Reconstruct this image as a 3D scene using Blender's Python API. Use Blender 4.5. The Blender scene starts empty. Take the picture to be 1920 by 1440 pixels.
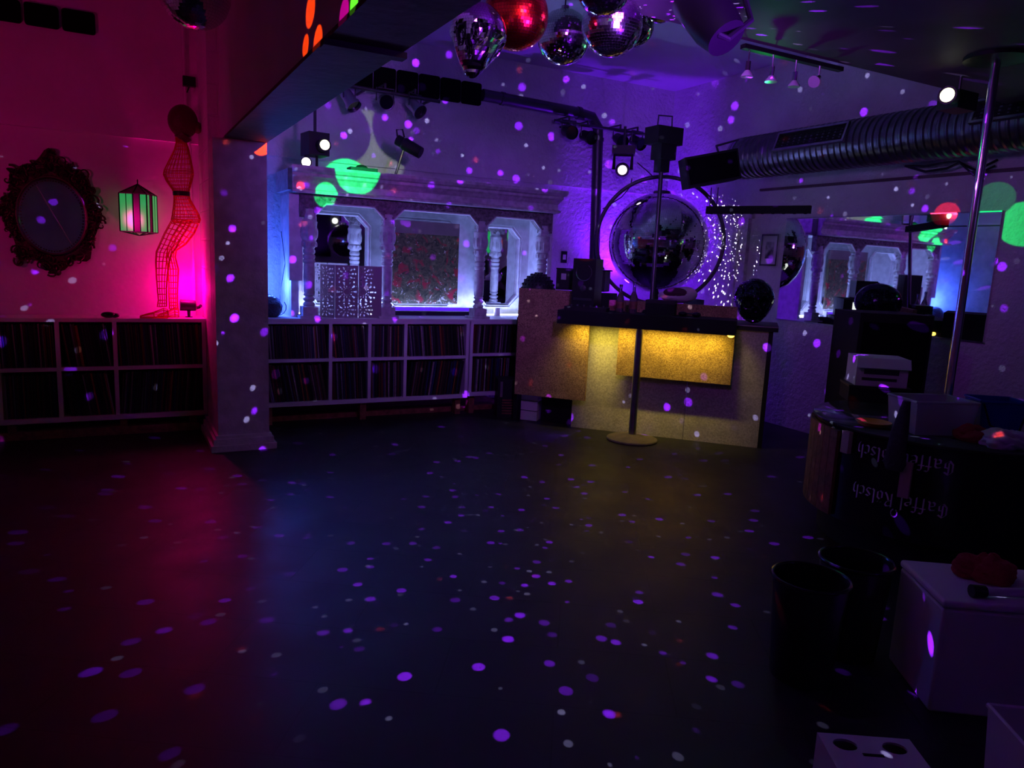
import bpy, math, random
from mathutils import Vector, Matrix
R = math.radians
PI = math.pi
rnd = random.Random(7)
sc = bpy.context.scene
COL = sc.collection

# ------------------------------------------------------------------ camera
CW, CH, FPX, EYE = 1920.0, 1440.0, 1386.0, 1.62
ROLL = math.atan(.0459); PITCH = math.atan(230.7 / 1386); YAW = R(28.2)
Fv = Vector((math.sin(YAW) * math.cos(PITCH), math.cos(YAW) * math.cos(PITCH), -math.sin(PITCH)))
R0 = Vector((math.cos(YAW), -math.sin(YAW), 0)); U0 = R0.cross(Fv)
Rv = R0 * math.cos(ROLL) + U0 * math.sin(ROLL)
Uv = U0 * math.cos(ROLL) - R0 * math.sin(ROLL)
CAM = Vector((0, 0, EYE))
cd = bpy.data.cameras.new('camera'); cam = bpy.data.objects.new('camera', cd); COL.objects.link(cam)
m3 = Matrix((Rv, Uv, -Fv)).transposed()
cam.matrix_world = Matrix.Translation(CAM) @ m3.to_4x4()
cd.sensor_width = 36; cd.lens = FPX / CW * 36; cd.clip_start = .05
sc.camera = cam

def ray(px, py): return Fv + Rv * ((px - 960) / FPX) - Uv * ((py - 720) / FPX)
def atX(px, py, v): d = ray(px, py); return CAM + d * (v / d.x)
def atY(px, py, v): d = ray(px, py); return CAM + d * (v / d.y)
def atZ(px, py, v): d = ray(px, py); return CAM + d * ((v - EYE) / d.z)
def atD(px, py, v): return CAM + ray(px, py) * v

# ------------------------------------------------------------------ materials
MC = {}
def mat(name, col, rough=.6, metal=0., emit=None, es=1., noise=0., nscale=8., bump=0., bscale=40., spec=.5,
        trans=0., alpha=1., ior=1.45, col2=None, kind=None):
    if name in MC: return MC[name]
    m = bpy.data.materials.new(name); m.use_nodes = True
    nt = m.node_tree; b = nt.nodes['Principled BSDF']
    N = nt.nodes.new; L = nt.links.new
    c = (*col, 1)
    b.inputs['Base Color'].default_value = c
    b.inputs['Roughness'].default_value = rough
    b.inputs['Metallic'].default_value = metal
    b.inputs['Specular IOR Level'].default_value = spec
    b.inputs['IOR'].default_value = ior
    b.inputs['Transmission Weight'].default_value = trans
    b.inputs['Alpha'].default_value = alpha
    tc = N('ShaderNodeTexCoord')
    if noise > 0 or col2:
        n = N('ShaderNodeTexNoise'); n.inputs['Scale'].default_value = nscale; n.inputs['Detail'].default_value = 6
        L(tc.outputs['Object'], n.inputs['Vector'])
        r = N('ShaderNodeValToRGB')
        c2 = col2 if col2 else tuple(x * (1 - noise) for x in col)
        r.color_ramp.elements[0].position = .35; r.color_ramp.elements[1].position = .65
        r.color_ramp.elements[0].color = (*c2, 1); r.color_ramp.elements[1].color = c
        L(n.outputs['Fac'], r.inputs['Fac']); L(r.outputs['Color'], b.inputs['Base Color'])
    if bump > 0:
        n2 = N('ShaderNodeTexNoise'); n2.inputs['Scale'].default_value = bscale; n2.inputs['Detail'].default_value = 5
        L(tc.outputs['Object'], n2.inputs['Vector'])
        bp = N('ShaderNodeBump'); bp.inputs['Strength'].default_value = bump; bp.inputs['Distance'].default_value = .02
        L(n2.outputs['Fac'], bp.inputs['Height']); L(bp.outputs['Normal'], b.inputs['Normal'])
    if emit:
        b.inputs['Emission Color'].default_value = (*emit, 1); b.inputs['Emission Strength'].default_value = es
    MC[name] = m
    return m

def mat_floor():
    m = mat('floor_boards', (.022, .021, .024), .42)
    nt = m.node_tree; b = nt.nodes['Principled BSDF']; N = nt.nodes.new; L = nt.links.new
    tc = N('ShaderNodeTexCoord'); mp = N('ShaderNodeMapping'); mp.inputs['Rotation'].default_value = (0, 0, R(33))
    L(tc.outputs['Object'], mp.inputs['Vector'])
    br = N('ShaderNodeTexBrick'); br.inputs['Scale'].default_value = 1.0
    br.inputs['Brick Width'].default_value = .9; br.inputs['Row Height'].default_value = .42
    br.inputs['Mortar Size'].default_value = .004
    br.inputs['Color1'].default_value = (.027, .025, .029, 1); br.inputs['Color2'].default_value = (.02, .018, .022, 1)
    br.inputs['Mortar'].default_value = (.006, .006, .006, 1)
    L(mp.outputs['Vector'], br.inputs['Vector'])
    n = N('ShaderNodeTexNoise'); n.inputs['Scale'].default_value = 3; n.inputs['Detail'].default_value = 8
    L(tc.outputs['Object'], n.inputs['Vector'])
    mx = N('ShaderNodeMixRGB'); mx.blend_type = 'MULTIPLY'; mx.inputs['Fac'].default_value = .6
    L(br.outputs['Color'], mx.inputs['Color1']); L(n.outputs['Fac'], mx.inputs['Color2'])
    L(mx.outputs['Color'], b.inputs['Base Color'])
    mr = N('ShaderNodeMapRange'); mr.inputs['To Min'].default_value = .34; mr.inputs['To Max'].default_value = .62
    L(n.outputs['Fac'], mr.inputs['Value']); L(mr.outputs['Result'], b.inputs['Roughness'])
    bp = N('ShaderNodeBump'); bp.inputs['Strength'].default_value = .35; bp.inputs['Distance'].default_value = .004
    ad = N('ShaderNodeMath'); ad.operation = 'SUBTRACT'
    L(n.outputs['Fac'], ad.inputs[0]); L(br.outputs['Fac'], ad.inputs[1])
    L(ad.outputs[0], bp.inputs['Height']); L(bp.outputs['Normal'], b.inputs['Normal'])
    return m

def mat_brick(name, col, sx=.25, sy=.24):
    m = mat(name, col, .7)
    nt = m.node_tree; b = nt.nodes['Principled BSDF']; N = nt.nodes.new; L = nt.links.new
    tc = N('ShaderNodeTexCoord'); sp = N('ShaderNodeSeparateXYZ'); cb = N('ShaderNodeCombineXYZ')
    L(tc.outputs['Object'], sp.inputs[0]); ad = N('ShaderNodeMath'); L(sp.outputs['X'], ad.inputs[0]); L(sp.outputs['Y'], ad.inputs[1])
    L(ad.outputs[0], cb.inputs['X']); L(sp.outputs['Z'], cb.inputs['Y'])
    br = N('ShaderNodeTexBrick'); br.inputs['Scale'].default_value = 1; br.inputs['Brick Width'].default_value = sx
    br.inputs['Row Height'].default_value = sy; br.inputs['Mortar Size'].default_value = .008
    br.inputs['Mortar Smooth'].default_value = .4
    L(cb.outputs[0], br.inputs['Vector'])
    n = N('ShaderNodeTexNoise'); n.inputs['Scale'].default_value = 30; n.inputs['Detail'].default_value = 6; L(tc.outputs['Object'], n.inputs['Vector'])
    sb = N('ShaderNodeMath'); sb.operation = 'SUBTRACT'; L(n.outputs['Fac'], sb.inputs[0]); L(br.outputs['Fac'], sb.inputs[1])
    bp = N('ShaderNodeBump'); bp.inputs['Strength'].default_value = .8; bp.inputs['Distance'].default_value = .012
    L(sb.outputs[0], bp.inputs['Height']); L(bp.outputs['Normal'], b.inputs['Normal'])
    return m

def mat_painting():
    m = mat('flower_painting', (.1, .1, .05), .45)
    nt = m.node_tree; b = nt.nodes['Principled BSDF']; N = nt.nodes.new; L = nt.links.new
    tc = N('ShaderNodeTexCoord')
    base = N('ShaderNodeTexNoise'); base.inputs['Scale'].default_value = 15; base.inputs['Detail'].default_value = 10; base.inputs['Distortion'].default_value = 2.0
    L(tc.outputs['Object'], base.inputs['Vector'])
    r = N('ShaderNodeValToRGB'); r.color_ramp.elements[0].position = .3; r.color_ramp.elements[0].color = (.008, .014, .005, 1)
    r.color_ramp.elements[1].position = .7; r.color_ramp.elements[1].color = (.13, .12, .055, 1)
    L(base.outputs['Fac'], r.inputs['Fac'])
    f = N('ShaderNodeTexNoise'); f.inputs['Scale'].default_value = 10; f.inputs['Detail'].default_value = 8; f.inputs['Distortion'].default_value = .7
    mp = N('ShaderNodeMapping'); mp.inputs['Location'].default_value = (3, 1, 5); L(tc.outputs['Object'], mp.inputs['Vector']); L(mp.outputs['Vector'], f.inputs['Vector'])
    fm = N('ShaderNodeMapRange'); fm.inputs['From Min'].default_value = .54; fm.inputs['From Max'].default_value = .66; L(f.outputs['Fac'], fm.inputs['Value'])
    mx = N('ShaderNodeMixRGB'); L(fm.outputs['Result'], mx.inputs['Fac']); L(r.outputs['Color'], mx.inputs['Color1']); mx.inputs['Color2'].default_value = (.3, .012, .025, 1)
    s = N('ShaderNodeSeparateXYZ'); L(tc.outputs['Object'], s.inputs[0])
    w = N('ShaderNodeTexNoise'); w.inputs['Scale'].default_value = 17; w.inputs['Detail'].default_value = 3; w.inputs['Distortion'].default_value = 2.2; L(tc.outputs['Object'], w.inputs['Vector'])
    low = N('ShaderNodeMapRange'); low.inputs['From Min'].default_value = .35; low.inputs['From Max'].default_value = .0; low.inputs['To Min'].default_value = 0; low.inputs['To Max'].default_value = .1
    L(s.outputs['Z'], low.inputs['Value'])
    a = N('ShaderNodeMath'); L(w.outputs['Fac'], a.inputs[0]); L(low.outputs['Result'], a.inputs[1])
    wm = N('ShaderNodeMapRange'); wm.inputs['From Min'].default_value = .66; wm.inputs['From Max'].default_value = .74; L(a.outputs[0], wm.inputs['Value'])
    m2 = N('ShaderNodeMixRGB'); L(wm.outputs['Result'], m2.inputs['Fac']); L(mx.outputs['Color'], m2.inputs['Color1']); m2.inputs['Color2'].default_value = (.5, .48, .38, 1)
    L(m2.outputs['Color'], b.inputs['Base Color'])
    return m

def mat_speckle(name, a_, b_, scale=160):
    m = mat(name, a_, .65)
    nt = m.node_tree; b = nt.nodes['Principled BSDF']; N = nt.nodes.new; L = nt.links.new
    tc = N('ShaderNodeTexCoord'); n = N('ShaderNodeTexVoronoi'); n.inputs['Scale'].default_value = scale; L(tc.outputs['Object'], n.inputs['Vector'])
    n2 = N('ShaderNodeTexNoise'); n2.inputs['Scale'].default_value = 6; n2.inputs['Detail'].default_value = 8; L(tc.outputs['Object'], n2.inputs['Vector'])
    s = N('ShaderNodeSeparateColor'); L(n.outputs['Color'], s.inputs[0])
    mx0 = N('ShaderNodeMath'); mx0.operation = 'MULTIPLY'; L(s.outputs[0], mx0.inputs[0]); L(n2.outputs['Fac'], mx0.inputs[1])
    r = N('ShaderNodeValToRGB'); r.color_ramp.elements[0].position = .05; r.color_ramp.elements[1].position = .5
    r.color_ramp.elements[0].color = (*b_, 1); r.color_ramp.elements[1].color = (*a_, 1)
    L(mx0.outputs[0], r.inputs['Fac']); L(r.outputs['Color'], b.inputs['Base Color'])
    return m

WHITE = (.72, .71, .72)
M_floor = mat_floor()
M_wall = mat('white_plaster', WHITE, .75, noise=.12, nscale=2.5, bump=.25, bscale=14)
M_rough = mat('rough_plaster', WHITE, .7, noise=.15, nscale=3, bump=1.0, bscale=26)
M_ceil = mat('ceiling_paint', (.6, .6, .62), .8, noise=.1, nscale=2)
M_dark = mat('dark_ceiling_paint', (.13, .075, .12), .6, noise=.3, nscale=3)
M_brick = mat_brick('painted_brick', WHITE)
M_pillar = mat('pillar_render', (.62, .6, .62), .75, noise=.25, nscale=9, bump=.3, bscale=45)
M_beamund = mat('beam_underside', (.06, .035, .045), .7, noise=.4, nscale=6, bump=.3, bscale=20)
M_shelf = mat('white_shelf_board', (.7, .68, .7), .5, noise=.1, nscale=5)
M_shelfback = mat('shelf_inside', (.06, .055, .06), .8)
M_black = mat('black_plastic', (.012, .012, .014), .45)
M_blackm = mat('matt_black', (.008, .008, .009), .8)
M_blackg = mat('gloss_black', (.01, .01, .012), .2)
M_panelblk = mat('black_felt', (.004, .004, .005), .95, spec=.1)
M_wood = mat('whitewashed_wood', (.55, .53, .55), .55, noise=.35, nscale=18, bump=.15, bscale=30)
M_carve = mat('carved_wood', (.26, .22, .24), .5, noise=.6, nscale=30, bump=1.0, bscale=55)
M_panelw = mat('pale_panel_wood', (.66, .66, .68), .5, noise=.25, nscale=12, bump=.1, bscale=20)
M_mdf = mat('brown_fretwork_board', (.3, .24, .26), .7)
M_mirror = mat('mirror_glass', (.86, .87, .88), .02, 1.)
M_tile = mat('mirror_tile', (.9, .9, .92), .1, 1.)
M_tilebig = mat('mirror_tile_fine', (.9, .9, .92), .04, 1.)
M_core = mat('ball_core', (.02, .02, .02), .6)
M_chrome = mat('chrome', (.75, .75, .78), .16, 1.)
M_steel = mat('galvanised_steel', (.5, .5, .54), .34, 1., noise=.25, nscale=12)
M_duct = mat('dull_duct_foil', (.22, .22, .25), .3, .9, noise=.3, nscale=10)
M_dkst = mat('dark_steel', (.10, .10, .11), .4, .8)
M_red = mat('red_wire', (.75, .012, .02), .4)
M_bronze = mat('dark_bronze', (.06, .025, .03), .28, .85, bump=.5, bscale=60)
M_rim = mat('polished_bronze', (.42, .2, .25), .2, 1.)
M_osb = mat_speckle('cork_board', (.5, .31, .15), (.2, .11, .055), 140)
M_base = mat('rusty_grey_iron', (.2, .15, .14), .6, noise=.4, nscale=14)
M_conc = mat_speckle('concrete_board', (.55, .5, .49), (.36, .32, .32), 90)
M_tube = mat('blacklight_tube', (.02, .01, .1), .25, emit=(.12, .02, 1), es=.9)
M_strip = mat('white_led_strip', (1, 1, 1), .4, emit=(.75, .85, 1), es=6)
M_ystrip = mat('yellow_led_strip', (1, .8, .2), .4, emit=(1, .62, .06), es=5)
M_lensw = mat('lit_lens_white', (1, 1, 1), .3, emit=(1, 1, .95), es=2.2)
M_lensy = mat('lit_lens_yellow', (1, 1, .6), .3, emit=(.95, 1, .62), es=1.9)
M_lensv = mat('lit_lens_violet', (1, 1, 1), .3, emit=(1, .8, 1), es=2.2)
M_lensoff = mat('dark_lens', (.01, .01, .02), .08)
M_glass = mat('clear_glass', (.9, .92, .95), .03, trans=1.)
M_plasticclear = mat('translucent_plastic', (.75, .72, .78), .3, trans=.55)
M_greenrefl = mat('green_reflection_pane', (.05, .3, .1), .08, metal=.3, emit=(.03, .55, .14), es=.5)  # green reflections put into the pane colour and a faint glow
M_pinkglass = mat('rippled_roof_pane', (.2, .16, .15), .3, metal=.2, bump=.6, bscale=90)
M_greybglass = mat('smoky_glass_pane', (.07, .12, .1), .18, metal=.0)
M_card = mat('white_cardboard', (.7, .66, .68), .7, noise=.1, nscale=6)
M_bluep = mat('blue_plastic', (.01, .05, .42), .45)
M_whitep = mat('white_plastic', (.72, .68, .7), .5)
M_cloth = mat('white_cloth', (.68, .64, .66), .9, bump=.4, bscale=30)
M_redcloth = mat('red_cloth', (.42, .03, .05), .95, bump=.5, bscale=50)
M_yellow = mat('amber_dish', (.6, .3, .02), .3)
M_woodred = mat('reddish_wood', (.34, .12, .07), .5, noise=.5, nscale=20, bump=.2, bscale=40)
M_ink = mat('printed_white_ink', (.75, .72, .75), .6)
M_darkrag = mat('dark_rag', (.05, .04, .055), .9, bump=.5, bscale=40)
M_screen = mat('lit_screen', (.1, .1, .1), .3, emit=(.85, .9, .8), es=1.2)
M_photo = mat('picture_print', (.05, .05, .06), .3, noise=.9, nscale=14, col2=(.45, .42, .45))
M_paint = mat_painting()
M_plum = mat('plum_wall', (.16, .1, .12), .6, noise=.3, nscale=4)

# ------------------------------------------------------------------ mesh builder
class MB:
    def __init__(s): s.v = []; s.f = []
    def add(s, vs, fs):
        o = len(s.v); s.v += [tuple(v) for v in vs]; s.f += [tuple(i + o for i in f) for f in fs]; return s
    def box(s, c, d, rot=None):
        x, y, z = d[0] / 2, d[1] / 2, d[2] / 2
        vs = [Vector(p) for p in ((-x, -y, -z), (x, -y, -z), (x, y, -z), (-x, y, -z), (-x, -y, z), (x, -y, z), (x, y, z), (-x, y, z))]
        if rot is not None: vs = [rot @ v for v in vs]
        c = Vector(c)
        return s.add([v + c for v in vs], [(0, 3, 2, 1), (4, 5, 6, 7), (0, 1, 5, 4), (1, 2, 6, 5), (2, 3, 7, 6), (3, 0, 4, 7)])
    def bb(s, a, b):  # box from corner to corner
        return s.box([(a[i] + b[i]) / 2 for i in range(3)], [abs(b[i] - a[i]) for i in range(3)])
    def tube(s, pts, r, n=10, cap=True):
        pts = [Vector(p) for p in pts]; k = len(pts)
        rs = r if isinstance(r, (list, tuple)) else [r] * k
        vs = []; fs = []; ref = None
        for i, p in enumerate(pts):
            t = (pts[min(i + 1, k - 1)] - pts[max(i - 1, 0)])
            t = t.normalized() if t.length > 1e-9 else Vector((0, 0, 1))
            if ref is None:
                ref = Vector((0, 0, 1)) if abs(t.z) < .9 else Vector((1, 0, 0))
            a = (ref - t * ref.dot(t)).normalized(); b = t.cross(a); ref = a
            for j in range(n):
                th = 2 * PI * j / n; vs.append(p + (a * math.cos(th) + b * math.sin(th)) * rs[i])
        for i in range(k - 1):
            for j in range(n):
                fs.append((i * n + j, i * n + (j + 1) % n, (i + 1) * n + (j + 1) % n, (i + 1) * n + j))
        if cap: fs.append(tuple(reversed(range(n)))); fs.append(tuple((k - 1) * n + j for j in range(n)))
        return s.add(vs, fs)
    def cyl(s, p0, p1, r0, r1=None, n=20, cap=True): return s.tube([p0, p1], [r0, r0 if r1 is None else r1], n, cap)
    def lathe(s, prof, c=(0, 0, 0), n=24, cap=True, a0=0., a1=2 * PI):
        full = abs(a1 - a0 - 2 * PI) < 1e-6; m = n if full else n + 1
        vs = []; fs = []
        for r, z in prof:
            for j in range(m):
                th = a0 + (a1 - a0) * j / n; vs.append((c[0] + r * math.cos(th), c[1] + r * math.sin(th), c[2] + z))
        k = len(prof)
        for i in range(k - 1):
            for j in range(n if not full else m):
                if not full and j == n: continue
                j2 = (j + 1) % m; fs.append((i * m + j, i * m + j2, (i + 1) * m + j2, (i + 1) * m + j))
        if cap and full: fs.append(tuple(reversed(range(m)))); fs.append(tuple((k - 1) * m + j for j in range(m)))
        return s.add(vs, fs)
    def ell(s, c, r, nu=16, nv=10, rot=None):
        vs = []; fs = []
        for i in range(nv + 1):
            ph = PI * i / nv
            for j in range(nu):
                th = 2 * PI * j / nu
                v = Vector((r[0] * math.sin(ph) * math.cos(th), r[1] * math.sin(ph) * math.sin(th), r[2] * math.cos(ph)))
                if rot is not None: v = rot @ v
                vs.append(v + Vector(c))
        for i in range(nv):
            for j in range(nu):
                fs.append((i * nu + j, (i + 1) * nu + j, (i + 1) * nu + (j + 1) % nu, i * nu + (j + 1) % nu))
        return s.add(vs, fs)
    def prism(s, poly, f0, f1):  # poly in 2D, f0/f1 map (a,b)->3D for each end
        n = len(poly)
        s.add([f0(*p) for p in poly] + [f1(*p) for p in poly],
              [tuple(range(n)), tuple(reversed(range(n, 2 * n)))] + [(i, i + n, (i + 1) % n + n, (i + 1) % n) for i in range(n)])
        return s
    def ring(s, outer, inner, f0, f1):  # frame between two closed outlines with the same point count
        n = len(outer)
        vs = [f0(*p) for p in outer] + [f0(*p) for p in inner] + [f1(*p) for p in outer] + [f1(*p) for p in inner]
        fs = []
        for i in range(n):
            j = (i + 1) % n
            fs += [(i, j, n + j, n + i), (2 * n + j, 2 * n + i, 3 * n + i, 3 * n + j), (i, 2 * n + i, 2 * n + j, j), (n + j, 3 * n + j, 3 * n + i, n + i)]
        return s.add(vs, fs)
    def build(s, name, m, parent=None, smooth=True, ang=35, recalc=True):
        me = bpy.data.meshes.new(name); me.from_pydata(s.v, [], s.f)
        import bmesh
        if recalc:
            bm = bmesh.new(); bm.from_mesh(me); bmesh.ops.recalc_face_normals(bm, faces=bm.faces); bm.to_mesh(me); bm.free()
        if m: me.materials.append(m)
        if smooth:
            for p in me.polygons: p.use_smooth = True
            me.set_sharp_from_angle(angle=R(ang))
        me.update()
        o = bpy.data.objects.new(name, me); COL.objects.link(o)
        if parent: o.parent = parent
        return o

def tag(o, label=None, cat=None, group=None, kind=None):
    if label: o['label'] = label
    if cat: o['category'] = cat
    if group: o['group'] = group
    if kind: o['kind'] = kind
    return o
def thing(name, label, cat, loc=(0, 0, 0), rz=0., group=None, rot=None):
    o = bpy.data.objects.new(name, None); COL.objects.link(o); o.location = loc
    o.rotation_euler = rot if rot else (0, 0, rz); o.empty_display_size = .1
    return tag(o, label, cat, group)
def struct(mb, name, m, smooth=False): return tag(mb.build(name, m, smooth=smooth), kind='structure')
def copy_tree(o, parent=None):
    c = o.copy(); COL.objects.link(c)
    if parent: c.parent = parent
    for ch in list(o.children): copy_tree(ch, c)
    return c
def solo(mb, name, m, label, cat, loc=(0, 0, 0), rz=0., group=None, smooth=True, rot=None, ang=35):
    o = mb.build(name, m, smooth=smooth, ang=ang); o.location = loc; o.rotation_euler = rot if rot else (0, 0, rz)
    return tag(o, label, cat, group)
def aim(d, up='Z'): return Vector(d).to_track_quat('-Z', 'Y').to_euler()
def mat_from_z(d):  # rotation taking +Z to d
    return Vector((0, 0, 1)).rotation_difference(Vector(d).normalized()).to_matrix()

# ------------------------------------------------------------------ room shell
XR, YB, ZC, XL, YF = 6.25, 7.75, 3.8, -2.6, -3.0
struct(MB().bb((XL, YF, -.1), (XR + .1, YB + .2, 0)), 'floor', M_floor)
struct(MB().bb((XL, YF, ZC), (XR + .1, YB + .2, ZC + .1)), 'ceiling', M_ceil)
struct(MB().bb((XL, 7.3, 0), (.9, 7.5, 2.5)).bb((XL, 7.255, 2.5), (.9, 7.5, ZC)), 'wall_back_left', M_wall)
struct(MB().bb((.9, YB, 0), (XR, YB + .15, 2.52)).bb((.9, YB - .05, 2.52), (XR, YB + .15, ZC)), 'wall_back', M_rough)
struct(MB().bb((XR, YF, 0), (XR + .12, YB, ZC)), 'wall_right', M_rough)
struct(MB().bb((XL - .1, YF, 0), (XL, 7.3, ZC)), 'wall_left', M_wall)
struct(MB().bb((XL, YF - .1, 0), (XR, YF, ZC)), 'wall_rear', M_wall)
struct(MB().bb((.67, 6.21, 0), (1.065, 7.745, 2.44)), 'pillar', M_pillar)
struct(MB().bb((.668, 6.5, 1.0), (.775, 7.254, ZC)), 'wall_pillar_side', M_brick)
struct(MB().bb((.61, 6.15, 0), (1.115, 7.0, .05)).bb((.63, 6.17, .05), (1.095, 7.0, .10)).bb((.65, 6.19, .10), (1.08, 7.0, .125)), 'baseboard_pillar', M_pillar)
struct(MB().bb((.76, YF, 2.46), (1.06, 7.745, ZC)), 'beam', M_wall)
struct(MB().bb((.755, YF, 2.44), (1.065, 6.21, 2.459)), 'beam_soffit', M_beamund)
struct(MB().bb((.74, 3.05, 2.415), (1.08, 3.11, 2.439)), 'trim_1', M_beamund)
struct(MB().bb((1.07, YF, 2.9), (XR, 3.32, ZC - .002)), 'dropped_ceiling', M_dark)
# door casing on the right wall near the corner
struct(MB().bb((XR - .035, 6.36, 0), (XR, 6.44, 2.22)).bb((XR - .05, 6.2, 0), (XR, 6.3, 2.2)).bb((XR - .05, 6.16, 2.2), (XR, 6.48, 2.26)), 'trim_2', M_wood)
# low plinth under the shelves
struct(MB().bb((XL, 7.0, 0), (.6, 7.29, .07)), 'baseboard_left', M_woodred)
struct(MB().bb((1.12, 7.15, 0), (3.75, 7.7, .05)), 'baseboard_back', M_woodred)

# black square panels high on the back wall
pl = None
def black_panel(x0, x1, z0, z1, y, label, group):
    r = .022; pts = []
    for cx, cz, a in ((x1 - r, z1 - r, 0), (x0 + r, z1 - r, 90), (x0 + r, z0 + r, 180), (x1 - r, z0 + r, 270)):
        for k in range(4): t = R(a + 30 * k); pts.append((cx + r * math.cos(t), cz + r * math.sin(t)))
    mb = MB().prism(pts, lambda a, b: (a, y - .03, b), lambda a, b: (a, y, b))
    o = mb.build('wall_panel', M_panelblk, smooth=False)
    return tag(o, label, 'panel', group)
for i in range(3):
    x = -.83 + i * .252
    black_panel(x + .01, x + .242, 3.255 + .01, 3.43, 7.253, 'black square panel high on the pink wall, %s of three in the corner' % ('leftmost', 'middle', 'rightmost')[i], 'black panels on the pink wall')
names6 = ['half hidden by the beam', 'second from the beam', 'third from the beam, above the middle black par can', 'fourth from the beam, next to the mirrored skull', 'behind the mirrored skull', 'last in the row where the pipe starts']
for i in range(6):
    x = 2.12 + i * .243
    black_panel(x + .008, x + .236, 3.27, 3.50, YB - .052, 'black square panel high on the violet wall, ' + names6[i], 'black panels on the violet wall')

# ------------------------------------------------------------------ record shelves
def shelf(name, label, xs, zb, zm, zt, y0, y1, ends=True, legs=()):
    t = thing(name, label, 'shelf', ((xs[0] + xs[-1]) / 2, y0, 0))
    ox = (xs[0] + xs[-1]) / 2
    B = lambda nm, a, b, m=M_shelf: MB().bb((a[0] - ox, a[1] - y0, a[2]), (b[0] - ox, b[1] - y0, b[2])).build(nm, m, t, smooth=False)
    th = .032
    B('top_board', (xs[0], y0, zt - .03), (xs[-1], y1, zt))
    B('bottom_board', (xs[0], y0, zb), (xs[-1], y1, zb + .04))
    for i, x in enumerate(xs):
        a, b = x - th / 2, x + th / 2
        if i == 0: a, b = x, x + th
        if i == len(xs) - 1: a, b = x - th, x
        B('side_panel' if i in (0, len(xs) - 1) else 'divider', (a, y0 + .004, zb + .04), (b, y1 - .012, zt - .03))
    for i in range(len(xs) - 1):
        B('middle_shelf', (xs[i] + th / 2, y0 + .006, zm - .015), (xs[i + 1] - th / 2, y1 - .012, zm + .015))
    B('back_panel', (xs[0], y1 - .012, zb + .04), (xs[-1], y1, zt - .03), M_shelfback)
    for x in legs: B('leg', (x - .03, y0 + .06, .0), (x + .03, y0 + .14, zb), M_woodred)
    return t
YS = 6.95
LX = [-1.72, -1.3, -.86, -.45, -.04, .665]
shelf('record_shelf', 'long white record shelf on the pink side, below the oval mirror', LX, .145, .583, 1.0, YS, 7.29, legs=(-1.5, -.8, 0.0, .55))
RX = [1.12, 1.761, 2.142, 2.509, 3.2]
shelf('record_shelf', 'long white record shelf right of the pillar, below the carved columns', RX, .18, .612, .985, YS, 7.33, legs=(1.2, 2.1, 3.12))
QX = [3.215, 3.81]
shelf('record_shelf', 'narrow white record shelf beside the DJ booth', QX, .195, .632, .985, YS, 7.33, legs=(3.28, 3.74))
ct = MB().bb((1.07, YS - .012, .986), (4.35, YB, 1.006))
solo(ct, 'shelf_countertop', M_shelf, 'long white countertop under the carved columns, on the record shelves', 'countertop', smooth=False)

SP = [mat('sleeve_%s' % n, c, .35, noise=.35, nscale=60) for n, c in
      (('black', (.012, .012, .013)), ('charcoal', (.035, .033, .036)), ('brown', (.09, .05, .035)), ('dark_red', (.14, .018, .02)),
       ('navy', (.025, .035, .1)), ('cream', (.42, .38, .32)), ('grey', (.2, .2, .21)), ('orange', (.36, .12, .03)))]
SW = [30, 22, 12, 10, 8, 4, 8, 3]
unit_mesh = {}
for k, m in enumerate(SP):
    mb = MB().bb((-.5, 0, 0), (.5, .31, 1)); o = mb.build('record', m, smooth=False); me = o.data; bpy.data.objects.remove(o); unit_mesh[k] = me
row_names = {}
def fill(x0, x1, z0, h, lean, sink, first):
    x = x0 + .022; r2 = random.Random(int(x0 * 1000) + int(z0 * 77))
    lim = x1 - .022
    while True:
        t = r2.uniform(.006, .013)
        hh = h * r2.uniform(.955, 1.0); ln = R(lean + r2.uniform(-.6, .6)) if lean else R(r2.uniform(-.5, .5))
        # lean: positive tips the top to the right
        sh = hh * math.sin(ln)
        lo, hi = (x, x + t + sh) if sh >= 0 else (x, x + t)
        if hi > lim: break
        if sh < 0 and x + sh < x0 + .018:
            x += .004; continue
        sink(x + t / 2, z0, t, hh, ln, r2.choices(range(8), SW)[0]); x += t / math.cos(ln) + .0012
rec_group = None; nrec = [0]
def mk_single(label, group):
    def f(xc, z, t, h, ln, k):
        if nrec[0] >= 300: stuff_sink(xc, z, t, h, ln, k); return
        o = bpy.data.objects.new('record', unit_mesh[k]); COL.objects.link(o)
        o.location = (xc, YS + .02 + (nrec[0] * 37 % 11) * .0012, z); o.scale = (t, 1, h); o.rotation_euler = (0, ln, 0)
        tag(o, label, 'record', group); nrec[0] += 1
    return f
stuff = MB(); stuff_m = []
def stuff_sink(xc, z, t, h, ln, k):
    rot = Matrix.Rotation(ln, 3, 'Y')
    n0 = len(stuff.f)
    c = Vector((xc, YS + .175 + rnd.uniform(0, .012), z)) + rot @ Vector((0, 0, h / 2))
    stuff.box(c, (t, .31, h), rot); stuff_m.extend([k] * (len(stuff.f) - n0))
lab = {3: 'left', 4: 'right'}
Z1, Z2 = .187, .6
specs = [(3, Z2, .0, 'upper left'), (4, Z2, -7, 'upper right'), (3, Z1, 1, 'lower left'), (4, Z1, 8, 'lower right'), (2, Z2, 2, 'upper'), (2, Z1, 0, 'lower')]
plc = {(2, Z2): 'upper compartment by the left edge of the photo', (2, Z1): 'lower compartment by the left edge of the photo',
       (3, Z2): 'upper compartment below the lantern', (3, Z1): 'lower compartment below the lantern',
       (4, Z2): 'upper wide compartment next to the pillar', (4, Z1): 'lower wide compartment next to the pillar'}
lean_of = {(2, Z2): -1.5, (2, Z1): 0, (3, Z2): -7, (3, Z1): -8, (4, Z2): -3, (4, Z1): 5}
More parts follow.
